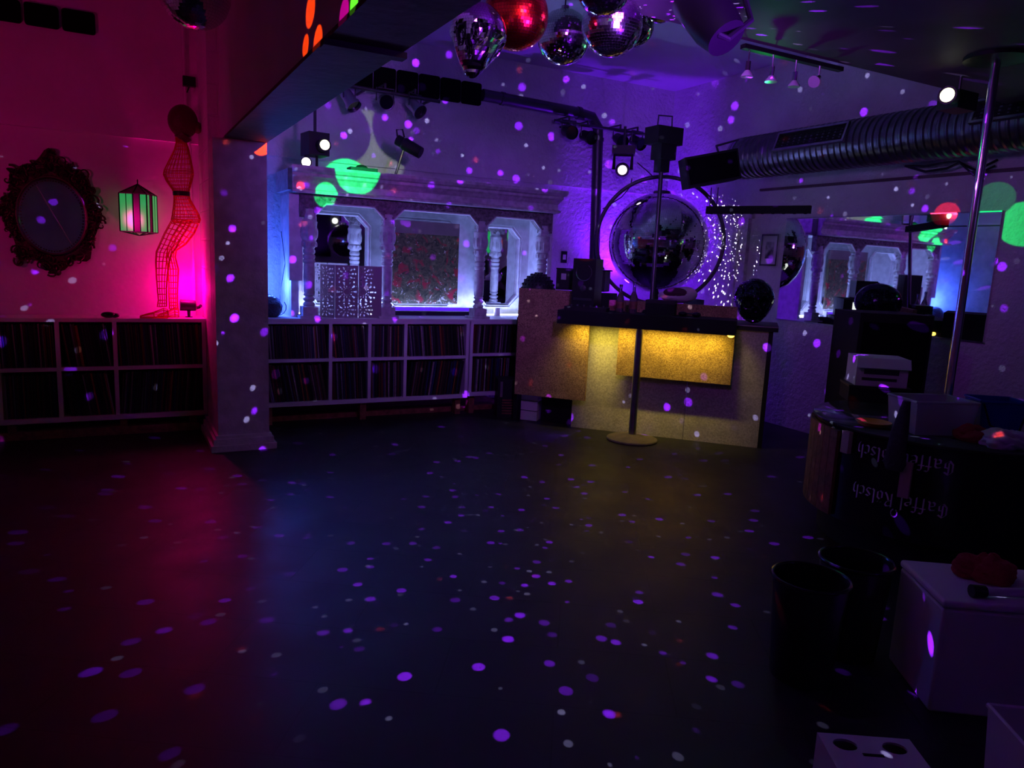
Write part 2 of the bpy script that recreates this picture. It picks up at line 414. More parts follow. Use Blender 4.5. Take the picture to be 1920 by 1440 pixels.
for (i, z) in ((4, Z2), (4, Z1), (3, Z2), (3, Z1), (2, Z2), (2, Z1)):
    l = 'record sleeve in the ' + plc[(i, z)] + ', pink side shelf'
    fill(LX[i], LX[i + 1], z, .355 if z == Z2 else .365, lean_of[(i, z)], mk_single(l, 'records in the ' + plc[(i, z)]), None)
ln2 = {0: (-4, -10), 1: (-6, -3), 2: (0, -1), 3: (-6, 8)}
for i in range(4):
    fill(RX[i], RX[i + 1], .628, .315, ln2[i][0], stuff_sink if i else mk_single('record sleeve in the upper compartment right of the pillar, violet side shelf', 'records in the upper compartment right of the pillar'), None); fill(RX[i], RX[i + 1], .222, .36, ln2[i][1], stuff_sink, None)
fill(QX[0], QX[1], .648, .3, 3, stuff_sink, None); fill(QX[0], QX[1], .237, .36, 2, stuff_sink, None)
so = stuff.build('records', None, smooth=False)
for m in SP: so.data.materials.append(m)
for p, k in zip(so.data.polygons, stuff_m): p.material_index = k
tag(so, 'rows of vinyl records packed in the shelves under the carved columns', 'records', kind='stuff')

# ------------------------------------------------------------------ carved back bar
cb = thing('carved_back_bar', 'whitewashed carved wooden back bar with turned columns and arches', 'back bar', (2.75, 7.05, 1.006))
OB = Vector((2.75, 7.05, 1.006))
def loc(p): return (p[0] - OB.x, p[1] - OB.y, p[2] - OB.z)
CXs = [1.58, 2.335, 3.335, 4.08]
ZT = 2.06   # underside of the frieze at arch tops
prof = [(.085, 0), (.085, .022), (.062, .026), (.062, .105), (.05, .11), (.056, .125), (.05, .14), (.036, .15), (.052, .165), (.056, .178), (.036, .19), (.036, .2),
        (.05, .21), (.05, .222), (.043, .23), (.05, .245), (.052, .44), (.048, .5), (.046, .505), (.056, .515), (.056, .535), (.046, .545), (.056, .56), (.056, .58), (.044, .59),
        (.056, .605), (.056, .625), (.046, .64), (.062, .665), (.07, .7), (.062, .715), (.07, .73), (.074, .78), (.07, .85), (.075, .885), (.06, .9), (.05, .915), (.058, .93), (.05, .96), (.05, 1.0)]
for i, x in enumerate(CXs):
    mb = MB().lathe(prof, loc((x, 7.05, 1.006)), 20)
    mb.bb(loc((x - .1, 6.965, 1.007)), loc((x + .1, 7.16, 1.03))).bb(loc((x - .07, 6.985, 1.03)), loc((x + .07, 7.12, 1.11)))
    for k in range(10):   # carved leaves round the urn
        a = 2 * PI * k / 10; c = Vector(loc((x + .071 * math.cos(a), 7.05 + .071 * math.sin(a), 1.79)))
        mb.ell(c, (.012, .012, .05), 6, 6)
        c2 = Vector(loc((x + .066 * math.cos(a + .3), 7.05 + .066 * math.sin(a + .3), 1.685))); mb.ell(c2, (.011, .011, .022), 6, 6)
    mb.build('column', M_wood, cb)
# arcade: three openings with chamfered corners cut in a board
def arcade(x0, x1, last):
    ch = .11; zt = ZT
    # board above and beside an opening, as a polygon strip: outer rectangle minus chamfered opening (open at bottom)
    a, b = x0 + .055, x1 - .055
    poly = [(x0, 2.14), (x0, 1.9), (a, 1.9), (a, zt - ch), (a + ch, zt), (b - ch, zt), (b, zt - ch), (b, 1.9), (x1, 1.9), (x1, 2.14)]
    return poly
fr = MB()
for i in range(3):
    x0, x1 = CXs[i], CXs[i + 1]; ch = .1; a, b = x0 + .05, x1 - .05; zt = ZT
    f0 = lambda p, q: loc((p, 7.02, q)); f1 = lambda p, q: loc((p, 7.1, q))
    for poly in ([(x0, 2.14), (x0, 1.93), (a, 1.93), (a, zt - ch), (a + ch, zt), (a + ch, 2.14)], [(a + ch, zt), (b - ch, zt), (b - ch, 2.14), (a + ch, 2.14)],
                 [(b - ch, zt), (b, zt - ch), (b, 1.93), (x1, 1.93), (x1, 2.14), (b - ch, 2.14)]):
        fr.prism(poly, f0, f1)
fr.bb(loc((CXs[0] - .09, 7.02, 1.93)), loc((CXs[0], 7.1, 2.14))).bb(loc((CXs[3], 7.02, 1.93)), loc((CXs[3] + .09, 7.1, 2.14)))
em = MB()   # raised edge moulding round each arch
for i in range(3):
    x0, x1 = CXs[i], CXs[i + 1]; ch = .1; a, b = x0 + .05, x1 - .05; zt = ZT
    em.tube([loc((a, 7.012, 1.9)), loc((a, 7.012, zt - ch)), loc((a + ch, 7.012, zt)), loc((b - ch, 7.012, zt)), loc((b, 7.012, zt - ch)), loc((b, 7.012, 1.9))], .009, 6)
em.build('arch_moulding', M_panelw, cb)
orn = fr   # carved acanthus scrolls along the frieze
r3 = random.Random(3)
for i in range(3):
    x0, x1 = CXs[i] + .06, CXs[i + 1] - .06; n = int((x1 - x0) / .034)
    for k in range(n):
        x = x0 + (k + .5) * (x1 - x0) / n; s = 1 if k % 2 else -1
        orn.ell(loc((x, 7.018, 2.1 + .012 * s)), (.02, .012, .011), 7, 5, Matrix.Rotation(R(35 * s), 3, 'Y'))
    for x in (CXs[i], CXs[i + 1]):
        for k in range(5): orn.ell(loc((x + r3.uniform(-.06, .06), 7.018, 2.02 + r3.uniform(-.06, .06))), (.025, .012, .016), 7, 5, Matrix.Rotation(r3.uniform(0, 3), 3, 'Y'))
orn.build('frieze', M_carve, cb)
# cornice with stepped profile, front at y ~6.86, and its left return
cp = [(7.1, 2.14), (6.96, 2.14), (6.92, 2.145), (6.92, 2.165), (6.955, 2.175), (6.955, 2.23), (6.94, 2.245), (6.92, 2.27), (6.90, 2.285), (6.90, 2.31), (6.87, 2.32), (6.85, 2.345), (6.85, 2.37), (7.1, 2.37)]
cm = MB().prism(cp, lambda y, z: loc((1.42 - (7.0 - y) * .2, y, z)), lambda y, z: loc((4.16 + (7.0 - y) * .6, y, z)))
cm.bb(loc((1.44, 7.1, 2.14)), loc((4.17, 7.68, 2.17))).bb(loc((1.40, 7.1, 2.17)), loc((4.2, 7.68, 2.36)))
cm.build('cornice', M_wood, cb, smooth=False)
MB().bb(loc((1.44, 6.93, 2.139)), loc((4.17, 6.955, 2.146))).build('cornice_fillet', M_panelw, cb, smooth=False)
# side post at the left end and the panelled back with its octagonal openings
MB().bb(loc((1.43, 7.12, 1.006)), loc((1.5, 7.62, 2.14))).bb(loc((1.40, 7.05, 1.35)), loc((1.52, 7.13, 2.14))).build('side_post', M_panelw, cb, smooth=False)
def octo(x0, x1, z0, z1, c): return [(x0 + c, z0), (x1 - c, z0), (x1, z0 + c), (x1, z1 - c), (x1 - c, z1), (x0 + c, z1), (x0, z1 - c), (x0, z0 + c)]
def octo_rect(x0, x1, z0, z1, c, X0, X1, Zb, Zt):
    return [(x0 + c, Zb), (x1 - c, Zb), (X1, z0 + c), (X1, z1 - c), (x1 - c, Zt), (x0 + c, Zt), (X0, z1 - c), (X0, z0 + c)]
bays = [(1.66, 2.305, 1.12, 2.005, .115), (2.5, 3.29, 1.12, 2.0, .1), (3.56, 4.08, 1.12, 1.985, .115)]
edges = [(1.5, 2.43), (2.43, 3.41), (3.41, 4.25)]
bk = MB(); md = MB()
for (x0, x1, z0, z1, c), (X0, X1) in zip(bays, edges):
    ins = octo(x0, x1, z0, z1, c)
    out = octo_rect(x0, x1, z0, z1, c, X0, X1, 1.006, 2.14)
    bk.ring(out, ins, lambda p, q: loc((p, 7.58, q)), lambda p, q: loc((p, 7.62, q)))
    for p in ((X0, 1.006, x0 + c, z0 + c), (X1, 1.006, x1 - c, z0 + c), (X0, 2.14, x0 + c, z1 - c), (X1, 2.14, x1 - c, z1 - c)):
        bk.prism([(p[0], p[1]), (p[2], p[1]), (p[0], p[3])], lambda a, b: loc((a, 7.58, b)), lambda a, b: loc((a, 7.62, b)))
    for gr, yy, rr in ((0, 7.575, .011), (.022, 7.57, .008)):
        o2 = octo(x0 - gr, x1 + gr, z0 - gr, z1 + gr, c + gr * .4)
        md.tube([loc((p, yy, q)) for p, q in o2 + [o2[0], o2[1]]], rr, 6, False)
bk.build('back_panelling', M_panelw, cb, smooth=False)
md.build('panel_moulding', M_panelw, cb)
for k, i in enumerate((0, 2)):
    x0, x1, z0, z1, c = bays[i]
    MB().prism(octo(x0 - .02, x1 + .02, z0 - .02, z1 + .02, c), lambda a, b: loc((a, 7.622, b)), lambda a, b: loc((a, 7.632, b))).build('octagonal_mirror', M_mirror, cb, smooth=False)
MB().bb(loc((1.5, 7.1, 2.141)), loc((4.25, 7.64, 2.15))).build('soffit', M_panelw, cb, smooth=False)
MB().bb(loc((4.2, 7.14, 1.006)), loc((4.25, 7.62, 2.14))).build('side_post', M_panelw, cb, smooth=False)

# painting in the middle bay
pt = thing('painting', 'canvas of red and white flowers in the middle arch', 'painting', (2.88, 7.5, 1.125))
MB().bb((-.41, 0, 0), (.41, .03, .73)).build('canvas', M_paint, pt, smooth=False)
MB().bb((-.41, -.002, .73), (.41, .04, .86)).build('upper_margin', M_plum, pt, smooth=False)
# blacklight tube below
bt = thing('blacklight_fixture', 'glowing blue-violet blacklight tube lying below the flower painting', 'light', (2.98, 7.32, 1.007))
MB().bb((-.5, .03, 0), (.5, .1, .045)).build('housing', M_black, bt, smooth=False)
MB().cyl((-.47, 0, .072), (.47, 0, .072), .02).build('tube', M_tube, bt)
for s in (-1, 1): MB().bb((s * .485 - .012, -.02, 0), (s * .485 + .012, .04, .1)).build('end_clip', M_whitep, bt, smooth=False)
# led strip along the counter back
for (a, b, l) in ((1.46, 1.68, 'left of the fretwork screen'), (2.3, 3.28, 'below the flower painting'), (3.43, 4.15, 'in the right arch')):
    solo(MB().bb((a, 7.47, 1.007), (b, 7.495, 1.019)), 'led_strip', M_strip, 'bright white light strip on the countertop, ' + l, 'light strip', group='light strips on the countertop', smooth=False)
# small candle jar
cj = thing('candle_jar', 'small pale candle in glass behind the right arch', 'candle', tuple(atY(932, 586, 7.4).xy) + (1.007,))
MB().lathe([(.034, 0), (.036, .005), (.036, .085), (.033, .085), (.033, .01)], n=18).build('glass', mat('frosted_glass', (.8, .78, .75), .5), cj)
MB().cyl((0, 0, .011), (0, 0, .06), .03).build('wax', mat('wax', (.8, .76, .7), .6), cj)

# fretwork folding screen: real holes cut from a fine grid
def fret(w, h, off, seed):
    nx, nz = int(w / .0045), int(h / .0045); keep = MB(); th = .006
    cx, cz = w / 2, h / 2
    def hole(x, z):
        if x < .012 or x > w - .012 or z < .02 or z > h - .02: return False
        for yc in (.08, cz, h - .08):
            X = x - cx + off * .055; Z = z - yc; r = math.hypot(X, Z); a = math.atan2(Z, X)
            if yc == cz:
                if .03 < r < .036 and math.cos(16 * a) > .2: return True
                if .045 < r < .058 and math.cos(12 * a) > .55: return True
                if .066 < r < .098 and math.cos(10 * a) > .72 - (r - .066) * 6: return True
                if .108 < r < .124 and math.cos(14 * a) > .6: return True
            else:
                if abs(z - cz) < .13: continue
                if .02 < r < .034 and math.cos(6 * a) > .5: return True
                if .044 < r < .072 and math.cos(9 * a) > .55: return True
                if .08 < r < .095 and math.cos(12 * a) > .6: return True
        return False
    H = [[hole((i + .5) * w / nx, (k + .5) * h / nz) for k in range(nz)] for i in range(nx)]
    vid = {}
    def V(i, k, f):
        key = (i, k, f)
        if key not in vid: vid[key] = len(keep.v); keep.v.append((i * w / nx, th * f, k * h / nz))
        return vid[key]
    for i in range(nx):
        for k in range(nz):
            if H[i][k]: continue
            keep.f.append((V(i, k, 0), V(i + 1, k, 0), V(i + 1, k + 1, 0), V(i, k + 1, 0)))
            keep.f.append((V(i, k, 1), V(i, k + 1, 1), V(i + 1, k + 1, 1), V(i + 1, k, 1)))
            for di, dk, (p, q) in ((-1, 0, ((i, k), (i, k + 1))), (1, 0, ((i + 1, k + 1), (i + 1, k))), (0, -1, ((i + 1, k), (i, k))), (0, 1, ((i, k + 1), (i + 1, k + 1)))):
                ii, kk = i + di, k + dk
                if ii < 0 or kk < 0 or ii >= nx or kk >= nz or H[ii][kk]:
                    keep.f.append((V(*p, 0), V(*q, 0), V(*q, 1), V(*p, 1)))
    return keep
fs = thing('folding_screen', 'three-panel fretwork screen standing on the white countertop', 'screen', (1.72, 7.0, 1.007))
a1 = R(18); wpan = .225; hs = .5
o = fret(.16, hs, .4, 1).build('panel', M_mdf, fs, smooth=False, recalc=False); o.rotation_euler = (0, 0, R(-48)); o.location = (-.02, .12, 0)
o = fret(wpan, hs, 0, 2).build('panel', M_mdf, fs, smooth=False, recalc=False); o.rotation_euler = (0, 0, R(5)); o.location = (.094, .0, 0)
o = fret(wpan, hs, 1.2, 3).build('panel', M_mdf, fs, smooth=False, recalc=False); o.rotation_euler = (0, 0, R(-4)); o.location = (.325, .02, 0)

# things on the countertop left end
def rock(rx, rz, seed):
    mb = MB(); r = random.Random(seed); mb.ell((0, 0, 0), (rx, rx * .9, rz), 26, 18)
    mb.v = [tuple(Vector(v) * (1 + r.uniform(-.05, .05))) for v in mb.v]
    mb.v = [(x, y, max(z, -rz * .75) + rz * .75) for x, y, z in mb.v]
    return mb
def crumple(rx, ry, rz, seed):
    r = random.Random(seed); W = [(Vector((r.gauss(0, 1), r.gauss(0, 1), r.gauss(0, 1))).normalized() * r.uniform(4, 13), r.uniform(0, 6.3), r.uniform(.3, 1)) for _ in range(9)]
    mb = MB(); mb.ell((0, 0, 0), (1, 1, 1), 56, 36); out = []
    for v in mb.v:
        v = Vector(v); d = sum(abs(math.sin(w.dot(v) + p)) * a / w.length for w, p, a in W)
        k = .62 + .55 * d + .12 * math.sin(3 * math.atan2(v.y, v.x) + seed)
        out.append((v.x * rx * k, v.y * ry * k, max(v.z, -.55) * rz * k + .55 * rz * .62))
    mb.v = [(x, y, max(z, 0)) for x, y, z in out]; return mb
solo(rock(.13, .115, 2), 'studded_ornament', mat('dark_studded', (.03, .03, .05), .3, bump=.9, bscale=60), 'dark lumpy ornament at the left end of the white countertop, beside the pillar', 'ornament', (1.22, 7.13, 1.007))
cbl = MB().tube([atY(522, 560, 7.2) + Vector((0, 0, -.0))] + [Vector((1.33 + .07 * math.cos(t), 7.2, 1.09 + .075 * math.sin(t))) for t in [k * .5 for k in range(4, 15)]], .004, 6)
cbl.tube([Vector((1.34, 7.2, 1.03)), Vector((1.36, 7.3, 1.2)), Vector((1.43, 7.4, 1.5)), Vector((1.415, 7.5, 1.8))], .0035, 6)
solo(cbl, 'cable', M_black, 'black cable looped behind the dark lumpy ornament', 'cable')

# ------------------------------------------------------------------ pink corner
# wire mannequin
mq = thing('wire_mannequin', 'red wire mannequin with bent knees standing on the pink shelf', 'mannequin', (.42, 7.02, 1.0))
def sx(px, py): p = atY(px, py, 7.02); return (p.x - .42, p.z - 1.0)
M_wire = []
def wireloft(name, st, n, parent, th=.005, sub=1, yoff=0., dep=.8):
    # stations: (px_left, px_right, py[, tilt])
    P = []
    for s_ in st:
        xl, z1 = sx(s_[0], s_[2]); xr, z2 = sx(s_[1], s_[3] if len(s_) > 3 else s_[2]); P.append((Vector((xl, 0, z1)), Vector((xr, 0, z2))))
    Q = []
    for i in range(len(P) - 1):
        for k in range(sub): t = k / sub; Q.append((P[i][0].lerp(P[i + 1][0], t), P[i][1].lerp(P[i + 1][1], t)))
    Q.append(P[-1]); mb = MB()
    for a, b in Q:
        c = (a + b) / 2; h = (b - a) / 2; d = h.length * dep
        for j in range(n):
            t = 2 * PI * j / n; mb.v.append(tuple(c + h * math.cos(t) + Vector((0, d * math.sin(t) + yoff, 0))))
    for i in range(len(Q) - 1):
        for j in range(n): mb.f.append((i * n + j, i * n + (j + 1) % n, (i + 1) * n + (j + 1) % n, (i + 1) * n + j))
    mb.f.append(tuple(range(n))); mb.f.append(tuple(reversed([(len(Q) - 1) * n + j for j in range(n)])))
    o = mb.build(name, M_red, parent, smooth=False)
    w = o.modifiers.new('wire', 'WIREFRAME'); w.thickness = th; w.use_even_offset = False; w.use_replace = True
    return o
wireloft('torso', [(329, 347, 258), (330, 350, 268), (327, 354, 280), (318, 358, 298), (308, 362, 318), (306, 363, 327), (312, 360, 340), (322, 356, 354), (326, 354, 362), (326, 357, 374), (325, 365, 388), (323, 373, 402), (321, 376, 412), (326, 374, 418)], 22, mq, .008, 2, dep=.75)
wireloft('left_leg', [(323, 360, 410, 414), (318, 352, 418, 428), (308, 340, 436, 446), (299, 330, 456, 466), (292, 322, 472, 476), (291, 318, 490), (292, 314, 515), (294, 312, 540), (296, 312, 562), (294, 312, 574)], 12, mq, .0075, 2, yoff=-.05)
wireloft('right_leg', [(345, 374, 412, 420), (335, 366, 424, 438), (324, 350, 442, 458), (316, 332, 460, 470), (312, 330, 482), (315, 336, 505), (317, 335, 530), (317, 334, 552), (318, 334, 568), (318, 335, 580)], 12, mq, .0075, 2, yoff=.06)
def foot(name, px0, px1, py0, py1, yo):
    a = Vector((sx(px1, py0)[0], yo, sx(px1, py0)[1])); mb = MB(); n = 10
    heel = sx(px1, py1); toe = sx(px0, py1 - 6); xs_ = [heel[0] - .0, heel[0] - .03, (heel[0] + toe[0]) / 2, toe[0] + .03, toe[0]]
    hs_ = [.075, .085, .05, .028, .016]; ws_ = [.03, .038, .042, .036, .018]
    for x, h, w in zip(xs_, hs_, ws_):
        for j in range(n):
            t = 2 * PI * j / n; mb.v.append((x, yo + w * math.cos(t), h / 2 + .004 + h / 2 * math.sin(t)))
    for i in range(4):
        for j in range(n): mb.f.append((i * n + j, i * n + (j + 1) % n, (i + 1) * n + (j + 1) % n, (i + 1) * n + j))
    mb.f.append(tuple(range(n))); mb.f.append(tuple(4 * n + j for j in range(n)))
    o = mb.build(name, M_red, mq, smooth=False); w = o.modifiers.new('wire', 'WIREFRAME'); w.thickness = .0075; w.use_even_offset = False
foot('left_foot', 262, 314, 560, 590, -.05); foot('right_foot', 296, 336, 566, 592, .06)
hx, hz = sx(343, 230)
hd = MB().ell((hx, 0, hz + .01), (.118, .11, .135), 20, 14).tube([(hx, 0, hz - .1), (sx(338, 262)[0], 0, sx(338, 262)[1])], [.075, .05], 14)
hd.ell((hx + .11, -.02, hz - .03), (.035, .045, .05), 12, 8)
hd.build('head', mat('dark_head', (.1, .012, .02), .4, bump=.4, bscale=60), mq)
bl = MB(); x0, z0 = sx(325, 362); x1, z1 = sx(355, 362)
bl.lathe([((x1 - x0) / 2 + .004, -.018), ((x1 - x0) / 2 + .006, 0), ((x1 - x0) / 2 + .004, .018)], ((x0 + x1) / 2, 0, z0), 24, False).build('waist_band', M_black, mq)

# oval mirror in baroque frame
om = thing('oval_mirror', 'oval mirror in an ornate dark baroque frame on the pink wall', 'mirror', (-.455, 7.298, 1.81))
fx, fz = .245, .31
fm = MB(); r5 = random.Random(11)
def outer(t):
    s = 1 + .07 * math.cos(8 * t) + .03 * math.sin(13 * t)
    X = .355 * math.cos(t) * s; Z = (.46 if math.sin(t) < 0 else .5) * math.sin(t) * s
    if abs(math.cos(t)) < .3 and math.sin(t) > 0: Z *= 1.05
    return X, Z
n = 64
fm.ring([outer(2 * PI * k / n) for k in range(n)], [(fx * math.cos(2 * PI * k / n), fz * math.sin(2 * PI * k / n)) for k in range(n)], lambda a, b: (a * .94, -.03, b * .94), lambda a, b: (a * .94, 0, b * .94))
for k in range(150):
    t = r5.uniform(0, 2 * PI); o_ = Vector(outer(t)); i_ = Vector((fx * math.cos(t), fz * math.sin(t))); q = i_.lerp(o_, r5.uniform(.18, .98))
    s = r5.uniform(.024, .05); hnd = r5.choice((-1, 1)); a0 = r5.uniform(0, 6.28); pts = []
    for j in range(11):
        th = a0 + hnd * j * .55; rr = s * (1 - j / 12); pts.append((q.x + rr * math.cos(th), -.035 - .003 * j, q.y + rr * math.sin(th)))
    fm.tube(pts, [.009 * (1 - j / 16) for j in range(11)], 6)
    if k % 2 == 0: fm.ell((q.x, -.04, q.y), (s * .8, .016, s * .35), 8, 6, Matrix.Rotation(r5.uniform(0, 3), 3, 'Y'))
fm.build('frame', M_bronze, om)
MB().tube([(fx * math.cos(2 * PI * k / 48), -.045, fz * math.sin(2 * PI * k / 48)) for k in range(49)], .013, 8, False).build('inner_rim', M_rim, om)
bd = MB()
for k in range(72): t = 2 * PI * k / 72; bd.ell(((fx - .026) * math.cos(t), -.036, (fz - .026) * math.sin(t)), (.006, .005, .006), 6, 5)
bd.build('beading', M_bronze, om)
MB().prism([((fx - .005) * math.cos(2 * PI * k / 48), (fz - .005) * math.sin(2 * PI * k / 48)) for k in range(48)], lambda a, b: (a, -.032, b), lambda a, b: (a, -.02, b)).build('glass', M_mirror, om, smooth=False)
MB().tube([(-.1, -.036, .235), (.13, -.036, -.235)], .0035, 6).build('diagonal_rod', M_chrome, om)

# star lantern on the wall
lt = thing('glass_lantern', 'glass wall lantern with dark metal edges and panes with green reflections', 'lantern', tuple(atY(260, 400, 7.14)))
hh = .155; n = 8
star = [((.155 if k % 2 == 0 else .11) * math.cos(2 * PI * (k + .5) / n), (.155 if k % 2 == 0 else .11) * math.sin(2 * PI * (k + .5) / n) * .9) for k in range(n)]
edg = MB(); top = (0, 0, hh + .085); bot = (0, 0, -hh - .03)
for k in range(n):
    a = star[k]; b = star[(k + 1) % n]
    edg.tube([(*a, -hh), (*a, hh)], .006, 6).tube([(*a, hh), (*b, hh)], .005, 6).tube([(*a, -hh), (*b, -hh)], .005, 6).tube([(*a, hh), top], .005, 6).tube([(*a, -hh), bot], .004, 6)
    m_ = ((a[0] + b[0]) / 2, (a[1] + b[1]) / 2); edg.tube([(*m_, -hh), (*m_, hh)], .004, 6)
edg.tube([top, (0, 0, hh + .12), (0, .13, hh + .12)], .005, 6)
edg.build('frame', M_blackg, lt)
for k in range(n):
    a = star[k]; b = star[(k + 1) % n]; m_ = ((a[0] + b[0]) / 2, (a[1] + b[1]) / 2)
    for q, (p0, p1) in enumerate(((a, m_), (m_, b))):
        g = M_greybglass if (k * 2 + q) % 3 == 1 else M_greenrefl
        nx_, ny_ = p1[1] - p0[1], -(p1[0] - p0[0]); l_ = math.hypot(nx_, ny_); nx_, ny_ = nx_ / l_ * .0015, ny_ / l_ * .0015
        MB().add([(p0[0] + e * nx_, p0[1] + e * ny_, z) for e in (-1, 1) for z in (-hh, hh)] + [(p1[0] + e * nx_, p1[1] + e * ny_, z) for e in (-1, 1) for z in (-hh, hh)],
                 [(0, 1, 5, 4), (2, 3, 7, 6), (0, 1, 3, 2), (4, 5, 7, 6), (0, 2, 6, 4), (1, 3, 7, 5)]).build('pane', g, lt, smooth=False)
rf = MB()
for k in range(n): a = star[k]; b = star[(k + 1) % n]; rf.add([(*a, hh), (*b, hh), (top[0], top[1], top[2] - .004)], [(0, 1, 2)])
rf.build('roof_panes', M_pinkglass, lt, smooth=False)

# pink flood fixture in the corner and the small thing on the shelf
pf = thing('floodlight', 'small black floodlight beside the mannequin feet on the pink shelf', 'light', (.545, 7.12, 1.0))
MB().cyl((-.07, 0, .105), (.055, 0, .1), .05, .046, 20).build('housing', M_black, pf)
MB().ell((.058, 0, .1), (.006, .043, .043), 14, 10).build('lens', mat('lens_pink', (.3, .05, .15), .1), pf)
MB().cyl((0, 0, .0), (0, 0, .06), .012, .014, 10).cyl((0, 0, 0), (0, 0, .006), .03, None, 16).build('stand', M_black, pf)
MB().tube([(0, .04, .06), (.09, .05, .085), (.1, .02, .1)], .014, 8).build('bracket', M_black, pf)
sm = thing('dark_trinket', 'small dark glossy trinket lying on the pink shelf top', 'trinket', tuple(atZ(203, 596, 1.0)))
MB().ell((0, 0, .026), (.055, .035, .026), 16, 10).ell((.05, .01, .02), (.035, .03, .02), 12, 8).build('body', M_blackg, sm)
solo(MB().tube([(.6, 7.235, 1.001), (.6, 7.235, 2.45), (.575, 7.225, 2.6), (.56, 7.22, 3.79)], .012, 8), 'conduit_pipe', mat('painted_pipe', WHITE, .4), 'thin pale pipe running up the corner behind the mannequin', 'pipe')
solo(MB().bb((-.05, -.03, -.04), (.05, .03, .04)).cyl((0, 0, -.04), (-.02, 0, -.09), .006, None, 6), 'junction_box', M_black, 'black junction box high in the corner above the mannequin head', 'box', (.6, 7.19, 3.0), smooth=False)

# ------------------------------------------------------------------ mirror balls
def tiles(rows, jit, seed, skull=False, gap=.94):
    r = random.Random(seed); mb = MB()
    def D(u, v):
        return Vector((math.cos(v) * math.cos(u), math.cos(v) * math.sin(u), math.sin(v)))
    for i in range(rows):
        v0 = -PI / 2 + PI * i / rows; v1 = v0 + PI / rows; vm = (v0 + v1) / 2
        nc = max(4, int(round(2 * rows * math.cos(vm))))
        for k in range(nc):
            u0 = 2 * PI * k / nc; u1 = 2 * PI * (k + 1) / nc; um = (u0 + u1) / 2
            g = (1 - gap) / 2; du, dv = (u1 - u0) * g, (v1 - v0) * g
            c = [D(u0 + du, v0 + dv), D(u1 - du, v0 + dv), D(u1 - du, v1 - dv), D(u0 + du, v1 - dv)]
            m_ = sum(c, Vector()) / 4; nn = D(um, vm)
            ax = Vector((r.gauss(0, jit), r.gauss(0, jit), r.gauss(0, jit))); q = Matrix.Rotation(ax.length, 3, ax) if ax.length > 1e-6 else Matrix.Identity(3)
            c = [m_ + q @ (p - m_) for p in c]
            # keep flat
            mb.add(c, [(0, 1, 2, 3)])
    return mb
def skull_shape(p, tp=1.):
    x, y, z = p
    q = Vector((x * .78, y * .98, z * .82))
    f = max(0., -y)
    if z < -.05:
        k = min(1, (-.05 - z) / .95)
        if y < .25:
            q.z = z * .82 - .62 * tp * k * min(1, (.25 - y) / .7); q.x *= 1 - .5 * tp * (k if k < .25 else .25 + (k - .25) * .35) * (1.6 if k > .12 else 1); q.y = q.y * (1 - .05 * k) - .12 * k
        else: q.x *= 1 - .35 * k
    for ex, ez, er, dp in ((-.36, -.12, .2, .3), (.36, -.12, .2, .3), (0, -.42, .13, .22)):
        if y < 0:
            d2 = ((x - ex) ** 2 + (z - ez) ** 2) / (er * er); q.y += dp * math.exp(-d2 * d2 * .8)
    if y < 0 and abs(z + .72) < .05: q.y += .07
    for s in (-1, 1):
        d2 = ((x - s * .6) ** 2 + (y + .62) ** 2 + (z + .3) ** 2) / .04; q.x += s * .07 * math.exp(-d2)
    return q
def mk_ball_mesh(rows, seed, jit=.012):
    o = tiles(rows, jit, seed).build('mirror_tiles', M_tile, smooth=False, recalc=False); me = o.data; bpy.data.objects.remove(o); return me
me30 = mk_ball_mesh(34, 1)
M_tileredlit = mat('red_lit_mirror_tile', (.95, .06, .03), .24, 1.)  # red light on this ball is put into the tile colour
me_red = me30.copy(); me_red.materials[0] = M_tileredlit; me_big = mk_ball_mesh(88, 2, .006); me_big.materials[0] = M_tilebig
def mirror_ball(label, c, r, ztop, me=None, rz=0., group='mirror balls hanging in a cluster', cord=True, name='mirror_ball'):
    t = thing(name, label, 'mirror ball', c, rz, group)
    o = bpy.data.objects.new('mirror_tiles', me or me30); COL.objects.link(o); o.parent = t; o.scale = (r, r, r)
    MB().ell((0, 0, 0), (r * .985, r * .985, r * .985), 40, 24).build('core', M_core, t)
    MB().cyl((0, 0, r * .97), (0, 0, r * 1.1), r * .16, None, 16).build('hanger', M_chrome, t)
    if cord: MB().cyl((0, 0, r * 1.1), (0, 0, ztop - c[2]), .004, None, 6).build('cord', M_dkst, t)
    return t
ZD = 2.9
bls = [((967, 30), 3.3, 63, 'large red-lit mirror ball at front of the cluster, with a yellow glare'),
       ((1057, 70), 4.0, 51, 'violet mirror ball hanging lowest beside the red-lit one'),
       ((1148, 33), 3.45, 59, 'mirror ball at right of the cluster with a pink highlight'),
       ((1132, -26), 2.95, 53, 'mirror ball at the top edge catching green light'),
       ((1188, 48), 4.1, 40, 'mirror ball half hidden behind the pink-highlighted one'),
       ((1238, 6), 3.9, 36, 'small mirror ball at the right end of the cluster')]
for (p, d, rp, l) in bls:
    c = atD(p[0], p[1], d); r = rp / FPX * d * .97
    if c.z + r > ZD - .02: pass
    if c.y < 3.35:
        c.z = min(c.z, ZD - r - .03); zt = ZD
    else: zt = ZC
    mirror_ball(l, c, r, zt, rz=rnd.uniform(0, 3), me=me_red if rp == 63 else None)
    if rp == 63: red_c, red_r = c.copy(), r
c = atD(365, -12, 4.4); r = 64 / FPX * 4.4
mirror_ball('dark mirror ball hanging alone over the pink side', c, r, ZC, group='mirror ball on the pink side', rz=.4)
